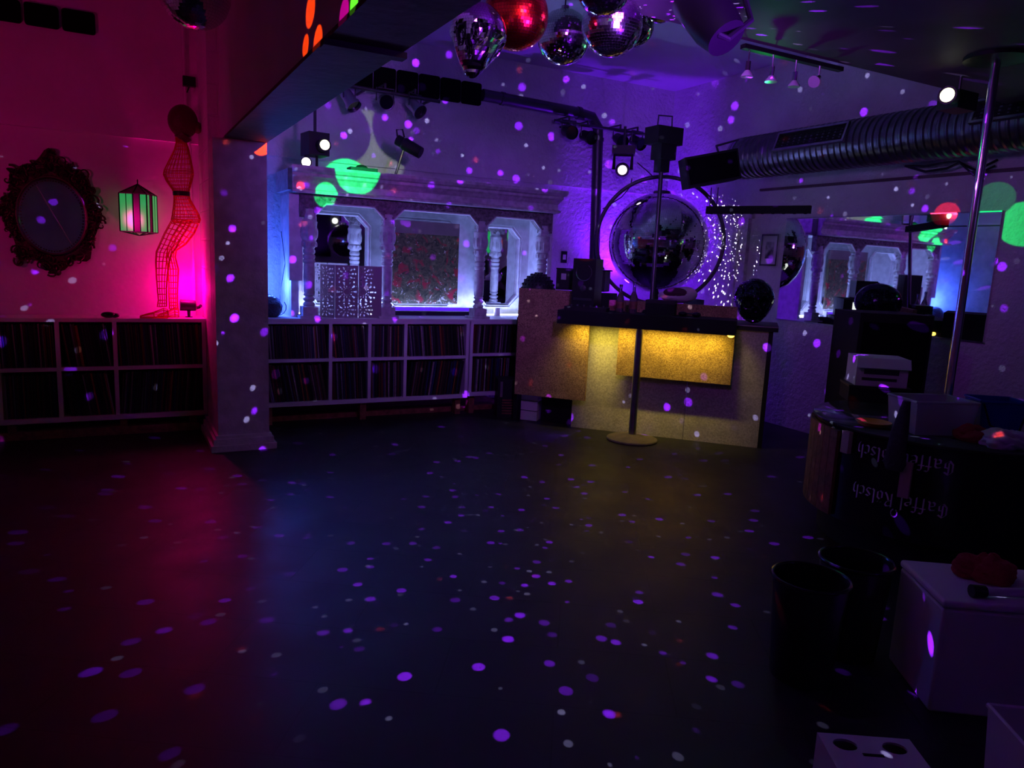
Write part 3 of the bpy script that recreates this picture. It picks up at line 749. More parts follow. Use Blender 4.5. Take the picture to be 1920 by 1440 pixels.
# mirrored skull in the cluster
sk = thing('mirrored_skull', 'mirror-tiled skull hanging at the left of the ball cluster', 'skull', atD(897, 66, 3.05), R(-40))
mb = tiles(34, .006, 5); mb.v = [tuple(skull_shape(v, .95) * .15) for v in mb.v]
mb.build('mirror_tiles', M_tile, sk, smooth=False, recalc=False)
mb = MB().ell((0, 0, 0), (1, 1, 1), 40, 30); mb.v = [tuple(skull_shape(v, .95) * .146) for v in mb.v]; mb.build('core', M_core, sk)
MB().cyl((0, 0, .1), (0, 0, ZD - sk.location.z), .004, None, 6).build('cord', M_dkst, sk)

# ------------------------------------------------------------------ DJ booth
BO = Vector((3.979, 6.129, 0)); BRZ = math.atan2(-.71926694, .69473381)
def bw(x, y, z=0): return Vector((BO.x + .69473381 * x + .71926694 * y, BO.y - .71926694 * x + .69473381 * y, z))
bo = thing('dj_booth', 'corner DJ booth with grey board front and cork panels', 'booth', BO, BRZ)
def bpart(nm, a, b, m): return MB().bb(a, b).build(nm, m, bo, smooth=False)
bpart('front_panel', (-.0, 0, 0), (1.103, .03, 1.09), M_conc); bpart('front_panel', (1.108, 0, 0), (1.79, .03, 1.09), M_conc)
bpart('cork_panel', (-.57, -.13, .30), (.155, -.09, 1.36), M_osb)
bpart('cork_panel', (.44, -.115, .585), (1.5, -.075, 1.30), M_osb)
MB().bb((-.5, -.09, .5), (.1, 0, .56)).bb((.6, -.075, .7), (1.4, 0, .76)).bb((.6, -.075, 1.0), (1.4, 0, 1.06)).build('batten', M_blackm, bo, smooth=False)
bpart('side_panel', (1.79, 0, 0), (1.83, .9, 1.09), M_black)
bpart('end_counter', (1.38, -.03, 1.09), (1.87, .62, 1.14), M_black)
MB().bb((1.38, -.036, 1.128), (1.87, -.029, 1.139)).build('metal_edging', M_steel, bo, smooth=False)
bpart('desk', (-.6, .04, 1.06), (1.37, .5, 1.10), M_blackm)
bpart('riser', (-.57, .05, 1.10), (.3, .45, 1.34), M_blackm)
bpart('back_board', (.3, .031, 1.10), (1.37, .05, 1.29), M_woodred)
bpart('inner_wall', (-.62, .0, .0), (-.58, .62, 1.06), M_blackm)
bpart('plinth', (-.35, .12, .0), (-.0, .5, .28), M_blackm)
# white blocks under the left cork panel
wb = thing('white_blocks', 'stack of white blocks under the left cork panel', 'blocks', bw(-.46, .14), BRZ)
for k, hgt in enumerate((.10, .10, .06)): MB().bb((-.09, -.09, .005 + k * .105), (.085, .06, k * .105 + hgt)).build('block', M_whitep, wb, smooth=False)
# ledge with pole leg
tb = thing('bar_ledge', 'black high ledge table on a single pole in front of the DJ booth', 'table', bw(.66, -.27), BRZ)
MB().bb((-.72, -.28, 1.075), (.85, .11, 1.2)).build('tabletop', M_blackm, tb, smooth=False)
MB().cyl((0, 0, .04), (0, 0, 1.075), .036, None, 20).build('pole', M_steel, tb)
MB().lathe([(.235, 0), (.24, .012), (.235, .022), (.09, .05), (.04, .06)], n=36).build('base_plate', M_base, tb)
MB().bb((-.68, -.02, 1.066), (.78, .0, 1.0745)).build('led_strip', M_ystrip, tb, smooth=False)
MB().ell((.81, -.03, 1.055), (.03, .03, .02), 12, 8).build('led_end', M_ystrip, tb)
# gear on the ledge and the booth
def bottle(label, x, y, z, h, r, m):
    t = thing('bottle', label, 'bottle', bw(x, y, z), BRZ)
    MB().lathe([(r * .9, 0), (r, .01), (r, h * .5), (r * .85, h * .58), (r * .38, h * .74), (r * .34, h * .95), (r * .42, h * .955), (r * .42, h)], n=20).build('glass', m, t)
    MB().cyl((0, 0, h), (0, 0, h + .012), r * .44, None, 14).build('cap', M_dkst, t)
    MB().lathe([(r * 1.015, h * .15), (r * 1.015, h * .4)], n=20, cap=False).build('paper_label', M_woodred, t)
M_bottle = mat('bottle_glass', (.5, .45, .6), .05, trans=.9)
bottle('clear bottle with red label on the black ledge, left of the two', .47, -.33, 1.2, .24, .036, M_bottle)
bottle('taller clear bottle on the black ledge, right of the two', .6, -.38, 1.2, .27, .036, M_bottle)
t = thing('tumbler', 'glass tumbler between the two bottles on the black ledge', 'glass', bw(.54, -.27, 1.2), BRZ)
MB().lathe([(.03, 0), (.036, .1), (.033, .1), (.028, .008)], n=18).build('glass', M_glass, t)
t = thing('flight_case', 'small black case behind the bottles on the black ledge', 'case', bw(.84, -.3, 1.2), BRZ)
MB().bb((-.13, -.09, 0), (.13, .09, .1)).build('body', M_blackm, t, smooth=False); MB().bb((-.13, -.09, .102), (.13, .09, .13)).build('lid', M_black, t, smooth=False)
t = thing('headphones', 'dark folded headphones on the right half of the black ledge', 'headphones', bw(1.1, -.33, 1.2), BRZ)
for s in (-1, 1): MB().ell((s * .06, 0, .022), (.04, .04, .022), 16, 10).build('ear_cup', M_black, t)
MB().tube([(-.06 * math.cos(k * PI / 10) * 1.25, .02 + .09 * math.sin(k * PI / 10), .02) for k in range(11)], .008, 8).build('headband', M_dkst, t)
# bundle of cloth in a pale tray
t = thing('cloth_bundle', 'pale hood-shaped bundle of cloth on the booth behind the ledge', 'cloth', bw(.93, .2, 1.29), BRZ)
mb = MB().ell((0, 0, .075), (.18, .13, .075), 24, 14); mb.v = [(x * (1 + .08 * math.sin(9 * y + 7 * z)), y, z + .02 * math.sin(14 * x) * (z > .05)) for x, y, z in mb.v]
mb.build('shell', M_cloth, t); MB().ell((-.01, -.08, .1), (.12, .06, .05), 18, 10).build('dark_lining', mat('dark_lining', (.09, .03, .05), .9), t)
# bookshelf speaker
t = thing('monitor_speaker', 'small black speaker with a shiny round cone on the booth', 'speaker', bw(.13, -.39, 1.2), BRZ - R(8))
MB().bb((-.11, 0, 0), (.11, .2, .47)).build('cabinet', M_black, t, smooth=False)
MB().lathe([(.078, -.006), (.078, .0), (.062, .012), (.03, .026), (.0, .03)], n=28, cap=False).build('woofer', M_chrome, t)
w = t.children[-1]; w.rotation_euler = (R(-90), 0, 0); w.location = (0, -.004, .345)
MB().ell((0, -.002, .2), (.03, .01, .03), 14, 8).build('tweeter', M_dkst, t)
MB().bb((-.09, -.012, .09), (.09, 0, .11)).build('badge_strip', M_dkst, t, smooth=False)
t = thing('amplifier', 'black amplifier box behind the small speaker on the booth', 'amplifier', bw(-.12, .16, 1.36), BRZ)
MB().bb((-.13, -.1, .0), (.36, .16, .2)).build('case', M_black, t, smooth=False)
MB().bb((-.08, -.103, .1), (-.03, -.1, .16)).build('display', mat('pale_label', (.5, .48, .55), .5), t, smooth=False)
MB().bb((-.14, -.08, .2), (.38, .16, .212)).build('lid', M_blackg, t, smooth=False)
# controller
t = thing('dj_mixer', 'low black DJ mixer at the left end of the ledge', 'mixer', bw(.18, -.42, 1.2), BRZ)
MB().bb((-.19, -.09, 0), (.2, .08, .035)).build('body', M_black, t, smooth=False)
for k in range(6): MB().cyl((-.15 + k * .06, .02, .035), (-.15 + k * .06, .02, .05), .012, None, 12).build('knob', M_dkst, t)
# studded dome
t = thing('studded_dome', 'black studded dome on the left corner of the booth', 'ornament', bw(-.45, .12, 1.345), BRZ)
mb = MB().ell((0, 0, 0), (.165, .165, .165), 32, 20)
for i in range(6):
    nn_ = int(24 * math.cos(i * .26)) + 1
    for k in range(nn_):
        a = 2 * PI * (k + .5 * (i % 2)) / nn_; e = .06 + i * .26
        mb.ell((.165 * math.cos(e) * math.cos(a), .165 * math.cos(e) * math.sin(a), .165 * math.sin(e)), (.012, .012, .012), 6, 5)
mb.v = [(x, y, max(0, z)) for x, y, z in mb.v]
mb.build('dome', M_black, t)
# mosaic skull on the end counter
t = thing('mosaic_skull', 'large dark mosaic skull on the right end of the booth', 'skull', bw(1.63, .3, 1.14 + .227), BRZ + R(8))
mb = MB().ell((0, 0, 0), (1, 1, 1), 60, 44); mb.v = [tuple(skull_shape(v, .35) * .235) for v in mb.v]
mb.v = [(x, y, max(z, -.225)) for x, y, z in mb.v]
mb.build('skull', mat('mosaic_dark', (.03, .03, .045), .12, .6), t, smooth=False)
tl = tiles(26, .05, 9, gap=.7); tl.v = [tuple(skull_shape(v, .35) * .238) for v in tl.v]; tl.v = [(x, y, max(z, -.225)) for x, y, z in tl.v]
tl.build('mosaic_tiles', mat('mosaic_tile', (.05, .06, .09), .08, .9), t, smooth=False, recalc=False)
# laptop facing the back of the booth
t = thing('laptop', 'open laptop on the booth with its lit screen toward the right wall', 'laptop', bw(1.08, .33, 1.1), R(84))
MB().bb((-.16, -.22, 0), (.16, 0, .015)).build('keyboard_base', M_dkst, t, smooth=False)
o = MB().bb((-.16, 0, .0), (.16, .012, .22)).build('screen_lid', M_dkst, t, smooth=False); o.location = (0, 0, .015)
o2 = MB().bb((-.15, -.002, .012), (.15, -.0005, .21)).build('display', M_screen, o, smooth=False)

# big mirror ball in its hoop
bc = atD(1234, 456, 8.4)
t = thing('giant_mirror_ball', 'giant mirror ball standing behind the DJ booth', 'mirror ball', bc)
RB = 92 / FPX * 8.4
o = bpy.data.objects.new('mirror_tiles', me_big); COL.objects.link(o); o.parent = t; o.scale = (RB, RB, RB)
MB().ell((0, 0, 0), (RB * .99, RB * .99, RB * .99), 64, 40).build('core', M_core, t)
MB().lathe([(.1, RB * .985), (.09, RB * 1.03), (.03, RB * 1.05)], n=20).build('top_cap', M_dkst, t)
MB().cyl((0, 0, -bc.z), (0, 0, -RB * .98), .05, None, 16).cyl((0, 0, -bc.z), (0, 0, -bc.z + .03), .3, None, 24).build('pedestal', M_blackm, t)
vd = (Vector((bc.x, bc.y, 0))).normalized(); hx_ = Vector((vd.y, -vd.x, 0))
hc = atD(1236, 452, 8.3); RH = 117 / FPX * 8.3
t = thing('metal_hoop', 'big dark metal hoop standing round the giant mirror ball', 'hoop', (hc.x, hc.y, 0))
MB().tube([Vector((0, 0, hc.z)) + hx_ * RH * math.cos(2 * PI * k / 72) + Vector((0, 0, RH * math.sin(2 * PI * k / 72))) for k in range(73)], .022, 10, False).build('ring', M_dkst, t)
MB().cyl(Vector((0, 0, 0)), Vector((0, 0, hc.z - RH)), .025, None, 12).cyl((0, 0, 0), (0, 0, .02), .25, None, 20).build('foot_post', M_dkst, t)

# light tower on the ledge
p0 = bw(.74, -.2, 1.2); p1 = atD(1240, 318, 6.75)
t = thing('light_tower', 'black lighting head on a slim pole in front of the giant mirror ball', 'light', p0)
v = p1 - p0
MB().tube([(0, 0, .012), v], [.02, .02], 12).build('pole', M_dkst, t)
MB().cyl((0, 0, 0), (0, 0, .03), .09, .07, 20).build('base', M_black, t)
MB().box(v + Vector((0, 0, .04)), (.1, .1, .13)).build('neck', M_black, t, smooth=False)
MB().box(v + Vector((.01, 0, .15)), (.17, .15, .13)).build('motor_box', M_black, t, smooth=False)
MB().box(v + Vector((0, 0, .29)), (.28, .2, .15)).build('head', M_black, t, smooth=False)
q = v + Vector((0, 0, .365))
MB().tube([q + Vector((-.08, 0, 0)), q + Vector((-.075, 0, .1)), q + Vector((.08, 0, .11)), q + Vector((.085, 0, 0))], .007, 8).build('handle', M_dkst, t)

DX0 = 5.92
# hung black speaker
c = atD(1330, 318, 6.6); ex = (atD(1380, 300, 6.6) - atD(1280, 318, 6.6)).normalized()
t = thing('hanging_speaker', 'black box speaker hanging beside the duct end', 'speaker', c)
ez = Vector((0, 0, 1)); ey = ez.cross(ex).normalized(); ez = ex.cross(ey)
rm = Matrix((ex, ey, ez)).transposed()
MB().box((0, 0, 0), (.47, .24, .26), rm).build('cabinet', M_blackm, t, smooth=False)
MB().box(rm @ Vector((0, -.123, 0)), (.44, .006, .22), rm).build('grille', M_panelblk, t, smooth=False)
MB().tube([rm @ Vector((.1, 0, .13)), rm @ Vector((.12, .1, .2)), atX(1384, 262, 5.68) - c], .01, 8).build('bracket', M_dkst, t)
# led bar
a, b = atD(1325, 394, 6.75), atD(1521, 393, 6.35)
t = thing('led_bar', 'long thin black LED bar hanging in front of the hoop', 'light', (a + b) / 2)
d = (b - a); dx = d.normalized(); dz = Vector((0, 0, 1)); dy = dz.cross(dx).normalized(); rm = Matrix((dx, dy, dx.cross(dy))).transposed()
MB().box((0, 0, 0), (d.length, .07, .065), rm).build('housing', M_blackm, t, smooth=False)
for k in range(10): MB().ell(rm @ Vector((d.length * (-.45 + .1 * k), -.0, -.033)), (.018, .018, .006), 10, 6).build('lens', M_lensoff, t)
for s in (-.42, -.36): MB().cyl(dx * s, dx * s + Vector((0, 0, .2)), .005, None, 6).build('hanging_wire', M_dkst, t)

# ------------------------------------------------------------------ spotlights on the back wall
def par_can(label, p, d, group, m, r=.075, l=.2, lens=M_lensoff):
    t = thing('par_can', label, 'spotlight', p, group=group); d = Vector(d).normalized()
    MB().tube([-d * l * .5, -d * l * .4, d * l * .28, d * l * .3, d * l * .5], [r * .55, r * .78, r * .8, r, r], 20, False).tube([-d * l * .5, -d * l * .51], [r * .55, r * .01], 20, False).build('barrel', m, t)
    o = MB().cyl(d * l * .36, d * l * .38, r * .9, None, 20).build('lens', lens, t)
    s = d.cross(Vector((0, 0, 1))).normalized() * (r + .012)
    yk_ = MB().tube([s, s + Vector((0, 0, .12)), -s + Vector((0, 0, .12)), -s], .008, 8).cyl((0, 0, .12), (0, 0, .17), .012, None, 8)
    if p[1] > 6: yk_.cyl((0, 0, .165), (0, YB - .045 - p[1], .165), .01, None, 8)
    else: yk_.cyl((0, 0, .165), (0, 0, 2.903 - p[2]), .01, None, 8)
    yk_.build('yoke', M_dkst, t)
    return t
g = 'par cans on the left bar'
M_parsil = mat('par_can_silver', (.42, .42, .46), .28, .9)
par_can('silver par can nearest the beam, pointing down right', atY(655, 186, 7.45), (.35, -.5, -.75), g, M_parsil)
par_can('par can facing the camera, between two silver ones', atY(722, 190, 7.45), (-.1, -1, -.3), g, M_parsil)
par_can('silver par can furthest from the beam, pointing down right', atY(778, 200, 7.45), (.35, -.7, -.6), g, M_parsil)
solo(MB().cyl((1.9, 7.45, atY(722, 175, 7.45).z + .02), (3.0, 7.45, atY(722, 175, 7.45).z), .018, None, 10).cyl((2.2, 7.45, 3.2), (2.2, 7.69, 3.2), .014, None, 8).cyl((2.9, 7.45, 3.2), (2.9, 7.69, 3.2), .014, None, 8), 'lighting_bar', M_dkst, 'dark bar holding par cans below the black panels', 'bar')
par_can('black par can on the far left of the right-hand bar, left of the pipe', atY(1066, 247, 7.4), (-.1, -1, -.25), 'par cans on the right bar', M_black)
par_can('black par can with a glint, just left of the vertical pipe', atY(1101, 256, 7.4), (.05, -1, -.3), 'par cans on the right bar', M_black)
par_can('black par can just right of the vertical pipe', atY(1162, 262, 7.4), (-.2, -1, -.4), 'par cans on the right bar', M_black)
par_can('black par can furthest right, above the violet moving head', atY(1194, 266, 7.4), (.1, -1, -.45), 'par cans on the right bar', M_black)
zz = atY(1130, 245, 7.4).z + .03
solo(MB().cyl((4.35, 7.4, zz), (5.7, 7.4, zz), .018, None, 10).cyl((4.6, 7.4, zz), (4.6, 7.69, zz), .014, None, 8).cyl((5.5, 7.4, zz), (5.5, 7.69, zz), .014, None, 8), 'lighting_bar', M_dkst, 'dark bar holding black par cans above the hoop', 'bar')

def moving_head(label, p, d, lens, s=1., hang=True, group=None, top=None):
    t = thing('moving_head_light', label, 'light', p, group=group); d = Vector(d).normalized()
    side = d.cross(Vector((0, 0, 1))).normalized()
    MB().tube([-d * .1 * s, -d * .09 * s, d * .06 * s, d * .1 * s], [.05 * s, .075 * s, .08 * s, .068 * s], 22).build('head', M_black, t)
    MB().tube([d * .1 * s, d * .108 * s], [.052 * s, .048 * s], 22).build('lens', lens, t)
    q = side * .1 * s; zz = .16 * s
    MB().tube([q, q + Vector((0, 0, zz)), -q + Vector((0, 0, zz)), -q], .02 * s, 8).build('yoke', M_black, t)
    rm = Matrix((side, d, Vector((0, 0, 1)))).transposed()
    fl = Vector((d.x, d.y, 0)).normalized(); rm = Matrix((Vector((fl.y, -fl.x, 0)), fl, Vector((0, 0, 1)))).transposed()
    MB().box((0, 0, zz + .05 * s), (.26 * s, .2 * s, .09 * s), rm).build('base', M_black, t, smooth=False)
    if top is not None: MB().cyl((0, 0, zz + .08 * s), (0, 0, top - Vector(p).z), .015, None, 8).build('mount_pole', M_dkst, t)
    return t
def to_cam(p): return (CAM - Vector(p)).normalized()
# left: square black head with bright lens over the carved bar
p = atY(592, 271, 7.0)
t = thing('effect_light', 'square black effect light with a glowing lens above the cornice', 'light', p)
dd = (to_cam(p) + Vector((.35, 0, 0))).normalized(); fl = Vector((dd.x, dd.y, 0)).normalized(); rm = Matrix((Vector((-fl.y, fl.x, 0)), fl, Vector((0, 0, 1)))).transposed()
MB().box((0, .03, 0), (.19, .22, .2), rm).build('housing', M_black, t, smooth=False)
lp = Vector(atY(609, 272, 6.84)) - p
MB().tube([lp + fl * -.09, lp], [.055, .06], 20).build('barrel', M_black, t)
MB().tube([lp, lp + dd * .006], [.046, .042], 20).build('lens', M_lensy, t)
MB().cyl((0, .03, .1), (0, .03, ZC - p.z), .014, None, 8).build('mount_pole', M_dkst, t)
for s in (-.05, .05): MB().cyl((s - .04, 0, -.1), (s - .04, 0, -.2), .012, None, 8).build('bracket', M_black, t)
p = atY(574, 304, 6.98)
t = thing('effect_light', 'round black light with a white lens just under the square effect light', 'light', p)
d = to_cam(p); MB().tube([-d * .13, -d * .04, d * .03], [.035, .05, .05], 20).build('housing', M_black, t)
MB().tube([d * .03, d * .036], [.04, .036], 20).build('lens', M_lensw, t)
MB().cyl((0, .04, -.04), (0, .1, 2.372 - p.z), .012, None, 8).build('foot', M_black, t)
p = atY(766, 275, 7.0)
t = thing('tube_spotlight', 'long black spotlight on a thin stick above the cornice', 'spotlight', p)
a, b = atY(745, 262, 7.05) - p, atY(789, 287, 6.9) - p
MB().tube([a, a.lerp(b, .25), a.lerp(b, .3), b], [.05, .05, .06, .055], 16).build('barrel', M_black, t)
MB().tube([a + Vector((0, 0, .03)), a + Vector((-.01, 0, .09)), a + Vector((.05, 0, .1)), a + Vector((.07, 0, .03))], .009, 8).build('handle', M_black, t)
q = atY(741, 331, 7.05) - p
MB().cyl((-.04, .02, -.02), (q.x, q.y, 2.372 - p.z), .012, None, 8).build('stick', M_dkst, t)
p = atY(678, 322, 7.1); p.z = 2.372
t = thing('dimmer_pack', 'flat black device lying on the cornice in the green light', 'device', p)
MB().bb((-.12, -.06, 0), (.14, .08, .05)).build('case', M_black, t, smooth=False); MB().ell((0, 0, .05), (.06, .05, .03), 14, 8).build('hump', M_black, t)
moving_head('violet-white moving head light hanging left of the light tower', atY(1167, 318, 7.15), to_cam(atY(1167, 318, 7.15)) + Vector((0, 0, -.05)), M_lensv, 1.0, top=zz)
# dropped-ceiling fittings
p = atD(1345, 40, 2.85)
t = thing('moving_head_light', 'dark moving head with violet-lit yoke hanging from the dropped ceiling', 'light', p)
a, b = atD(1300, -5, 2.85) - p, atD(1362, 72, 2.75) - p
ax = (b - a).normalized()
MB().tube([a, a.lerp(b, .7), b], [.09, .09, .075], 20).build('head', M_black, t)
s1, s2 = atD(1302, 20, 2.78) - p, atD(1352, 66, 2.75) - p
yk = [atD(1282, 8, 2.8) - p, atD(1350, 66, 2.72) - p, atD(1366, 72, 2.72) - p, atD(1408, 38, 2.75) - p, atD(1392, -20, 2.8) - p]
MB().tube(yk, .012, 8).build('yoke', M_dkst, t)
MB().bb((-.12, -.1, 2.83 - p.z), (.16, .12, 2.899 - p.z)).build('base', M_black, t, smooth=False)
MB().cyl(yk[0], Vector((yk[0].x, yk[0].y, 2.85 - p.z)), .01, None, 8).build('hanger', M_dkst, t)
# track spotlights
ta, tb_ = Vector((3.2, 3.345, 2.875)), Vector((3.95, 3.345, 2.875))
t = thing('spotlight_track', 'black ceiling track with four small green-lit spotlights', 'light', (ta + tb_) / 2)
MB().bb((-.4, -.02, -.012), (.42, .02, .012)).build('rail', M_black, t, smooth=False)
M_greenlamp = mat('green_lamp_glass', (.7, .8, .75), .2, metal=.2)
for k, px in enumerate((1405, 1451, 1495, 1540)):
    x = atY(px, 100, 3.345).x - t.location.x
    hd = Vector((-.02, -.0, -1)) if k < 3 else Vector((-.75, -.3, -.45)); hd.normalize()
    q = Vector((x, 0, -.012)); e = q + Vector((0, 0, -.06))
    mbh = MB().cyl(q, e, .004, None, 6).tube([e, e + hd * .05], [.014, .014], 10)
    h_ = mbh.build('lamp_arm', M_chrome if k else M_dkst, t)
    MB().tube([e + hd * .05, e + hd * .075, e + hd * .085], [.014, .034, .036], 14).build('lamp_shade', M_greenlamp, h_)
# yellow-white light on the right
p = atD(1796, 186, 4.7)
t = thing('moving_head_light', 'black light with a glowing yellow-white lens near the pole top', 'light', p)
d = (atD(1776, 178, 4.55) - p).normalized()
l_ = atD(1776, 178, 4.55) - p
MB().tube([l_ - d * .09, l_], [.05, .055], 18).build('barrel', M_black, t)
MB().tube([l_, l_ + d * .006], [.042, .038], 18).build('lens', M_lensy, t)
MB().box(Vector((.03, .02, -.01)), (.2, .14, .11)).build('housing', M_black, t, smooth=False)
MB().cyl((0, 0, .05), (0, 0, 2.9 - p.z if p.y < 3.32 else ZC - p.z), .01, None, 8).build('mount_pole', M_dkst, t)

# ------------------------------------------------------------------ pipes and duct
pp = [atY(905, 178, 7.5), atY(1080, 211, 7.5), atY(1110, 220, 7.5), atY(1121, 240, 7.5), atY(1121, 262, 7.5), atY(1114, 500, 7.5)]
t = thing('ventilation_pipe', 'dark pipe along the top of the violet wall, bending down', 'pipe', pp[0])
MB().tube([q - pp[0] for q in pp], .062, 16).build('pipe', M_dkst, t)
for q, nx_ in ((atY(942, 185, 7.5), 1), (atY(1085, 212, 7.5), 1), (atY(1121, 262, 7.5), 0)):
    dd = Vector((1, 0, -.05)) if nx_ else Vector((0, 0, 1)); MB().cyl(q - pp[0] - dd * .02, q - pp[0] + dd * .02, .07, None, 16).build('joint', M_dkst, t)
DX, DZ, DR = 5.92, 2.8, .205
t = thing('air_duct', 'big spiral metal air duct along the right wall', 'duct', (DX, 4.1, DZ))
pts = []; rr = []
for k in range(62):
    y = 2.0 - k * .065
    pts += [(0, y, 0), (0, y - .01, 0), (0, y - .024, 0), (0, y - .034, 0)]; rr += [DR, DR * 1.055, DR * 1.055, DR]
MB().tube(pts, rr, 32).build('spiral_tube', M_duct, t, ang=30)
MB().tube([(0, 2.02, 0), (0, 1.95, 0)], [DR * 1.05, DR * 1.05], 32).build('end_collar', M_steel, t)
for (ya, yb) in ((1.35, .55), (-.55, -1.5)):
    rm = Matrix.Rotation(R(20), 3, 'Y')
    ym = (ya + yb) / 2; L_ = abs(ya - yb)
    fr_ = MB()
    for s in (-1, 1):
        fr_.box(rm @ Vector((-DR - .012, 0, s * .085)) + Vector((0, ym, 0)), (.03, L_, .02), rm)
        fr_.box(rm @ Vector((-DR - .012, s * (L_ / 2 - .01), 0)) + Vector((0, ym, 0)), (.03, .02, .17), rm)
    g_ = fr_.build('vent_grille', M_steel, t, smooth=False)
    sl = MB()
    for k in range(5): sl.box(rm @ Vector((-DR - .008, 0, -.06 + .03 * k)) + Vector((0, ym, 0)), (.01, L_ - .03, .012), rm)
    sl.box(rm @ Vector((-DR + .0, 0, 0)) + Vector((0, ym, 0)), (.012, L_ - .02, .16), rm)
    sl.build('slats', M_blackm, g_, smooth=False)

# ------------------------------------------------------------------ right wall
struct(MB().bb((XR - .03, 2.0, 2.49), (XR - .001, 6.1, 2.515)), 'trim_3', M_plum)
pts = [atX(1700, 312, 6.24), atX(1735, 322, 6.15), atX(1775, 316, 6.12), atX(1800, 305, 6.1), atX(1830, 320, 6.1), atX(1870, 300, 6.24)]
solo(MB().tube(pts, .011, 8).tube([p + Vector((-.02, 0, .05 * math.sin(i))) for i, p in enumerate(pts)], .009, 8), 'cable_loop', M_black, 'black cables looping along the right wall under the air duct', 'cable')
pts = [atY(1195, 305, 7.3), atY(1215, 322, 7.2), atY(1228, 335, 7.2)]
solo(MB().tube(pts, .006, 6).tube([atY(1130, 392, 7.3), atY(1165, 370, 7.25), atY(1182, 350, 7.25), atY(1185, 335, 7.2)], .006, 6), 'power_cable', M_black, 'thin black cable hanging between the violet moving head and the hoop', 'cable')

wm = thing('wall_mirror', 'large mirror on the right wall reflecting the carved back bar', 'mirror', (XR - .012, 4.58, 1.66))
MB().bb((-.008, -1.06, -.52), (.006, 1.11, .52)).build('glass', M_mirror, wm, smooth=False)
MB().bb((-.012, -1.06, .52), (.008, 1.11, .53)).bb((-.012, -1.07, -.53), (.008, 1.12, -.52)).build('edge_trim', M_steel, wm, smooth=False)
fp = thing('framed_picture', 'small silver framed picture left of the wall mirror', 'picture', (XR - .002, 5.885, 1.86))
MB().ring([(-.12, -.17), (.12, -.17), (.12, .17), (-.12, .17)], [(-.1, -.15), (.1, -.15), (.1, .15), (-.1, .15)], lambda a, b: (-.025, a, b), lambda a, b: (0, a, b)).build('frame', M_chrome, fp, smooth=False)
MB().bb((-.012, -.1, -.15), (-.004, .1, .15)).build('mount', M_card, fp, smooth=False)
MB().bb((-.014, -.055, -.09), (-.0125, .06, .09)).build('print', M_photo, fp, smooth=False)
p = atY(1057, 482, YB)
t = thing('wall_switch', 'small dark switch on the wall behind the amplifier', 'switch', (p.x, YB - .012, p.z))
MB().bb((-.04, 0, -.07), (.04, .012, .07)).build('plate', M_black, t, smooth=False); MB().bb((-.02, -.008, -.03), (.02, 0, .03)).build('rocker', M_whitep, t, smooth=False)
t = thing('subwoofer', 'tall black speaker cabinet in front of the wall mirror', 'speaker', (5.56, 3.98, 0), R(-29))
MB().bb((-.28, -.25, .03), (.3, .25, 1.34)).build('cabinet', M_blackm, t, smooth=False)
MB().bb((-.25, -.262, .1), (.27, -.251, 1.27)).build('grille', M_panelblk, t, smooth=False)
for sx_ in (-.2, .22):
    for sy_ in (-.18, .18): MB().cyl((sx_, sy_, 0), (sx_, sy_, .03), .03, None, 10).build('foot', M_black, t)
# tower heater beside the shelf
p = atZ(955, 783, 0)
t = thing('pc_tower', 'small black ribbed box on the floor at the end of the shelves', 'box', (p.x, p.y + .1, 0), R(-20))
MB().bb((-.1, -.1, 0), (.1, .16, .4)).build('case', M_black, t, smooth=False)
rb = MB()
for k in range(6): rb.bb((-.05, -.108, .04 + k * .028), (.07, -.1, .054 + k * .028))
rb.build('ribs', M_woodred, t, smooth=False); MB().bb((-.075, -.106, .22), (-.05, -.1, .38)).build('trim_strip', M_steel, t, smooth=False)

# ------------------------------------------------------------------ round bar with the pole
PB = Vector((4.5, 2.7, 0)); RBAR = .75; ZBAR = .75
rb_ = thing('round_bar', 'round black bar counter with printed lettering on the right', 'bar counter', PB)
MB().lathe([(.66, 0), (.66, .2), (.7, .2)], n=64, cap=False).build('base', M_blackm, rb_)
MB().lathe([(RBAR - .03, .18), (RBAR - .012, .18), (RBAR - .012, ZBAR - .012), (RBAR - .03, ZBAR - .012)], n=80, cap=False).build('drum_panel', M_blackg, rb_)
MB().lathe([(.0, ZBAR - .02), (RBAR, ZBAR - .02), (RBAR + .006, ZBAR - .012), (RBAR + .006, ZBAR - .004), (RBAR, ZBAR), (0, ZBAR)], n=80, cap=False).build('glass_top', mat('smoked_glass', (.05, .06, .05), .08), rb_)
wd = MB()
for k in range(11):
    a = R(112 + k * 5.2); c = Vector((math.cos(a), math.sin(a), 0)); rm = Matrix((Vector((-c.y, c.x, 0)), c, Vector((0, 0, 1)))).transposed()
    wd.box(c * (RBAR + .002) + Vector((0, 0, .45 - .012 * 0)), (.066, .022, .52), rm)
wd.build('wood_cladding', M_woodred, rb_, smooth=False)
for k, a in enumerate((172, 200)):
    a = R(a); c = Vector((math.cos(a), math.sin(a), 0)); rm = Matrix((Vector((-c.y, c.x, 0)), c, Vector((0, 0, 1)))).transposed()
    zc, hh_ = ((.66, .13), (.53, .2))[k]
    MB().box(c * (RBAR + .006) + Vector((0, 0, zc)), (.055, .03, hh_), rm).build('wooden_post', mat('pale_post', (.62, .4, .36), .6), rb_, smooth=False)
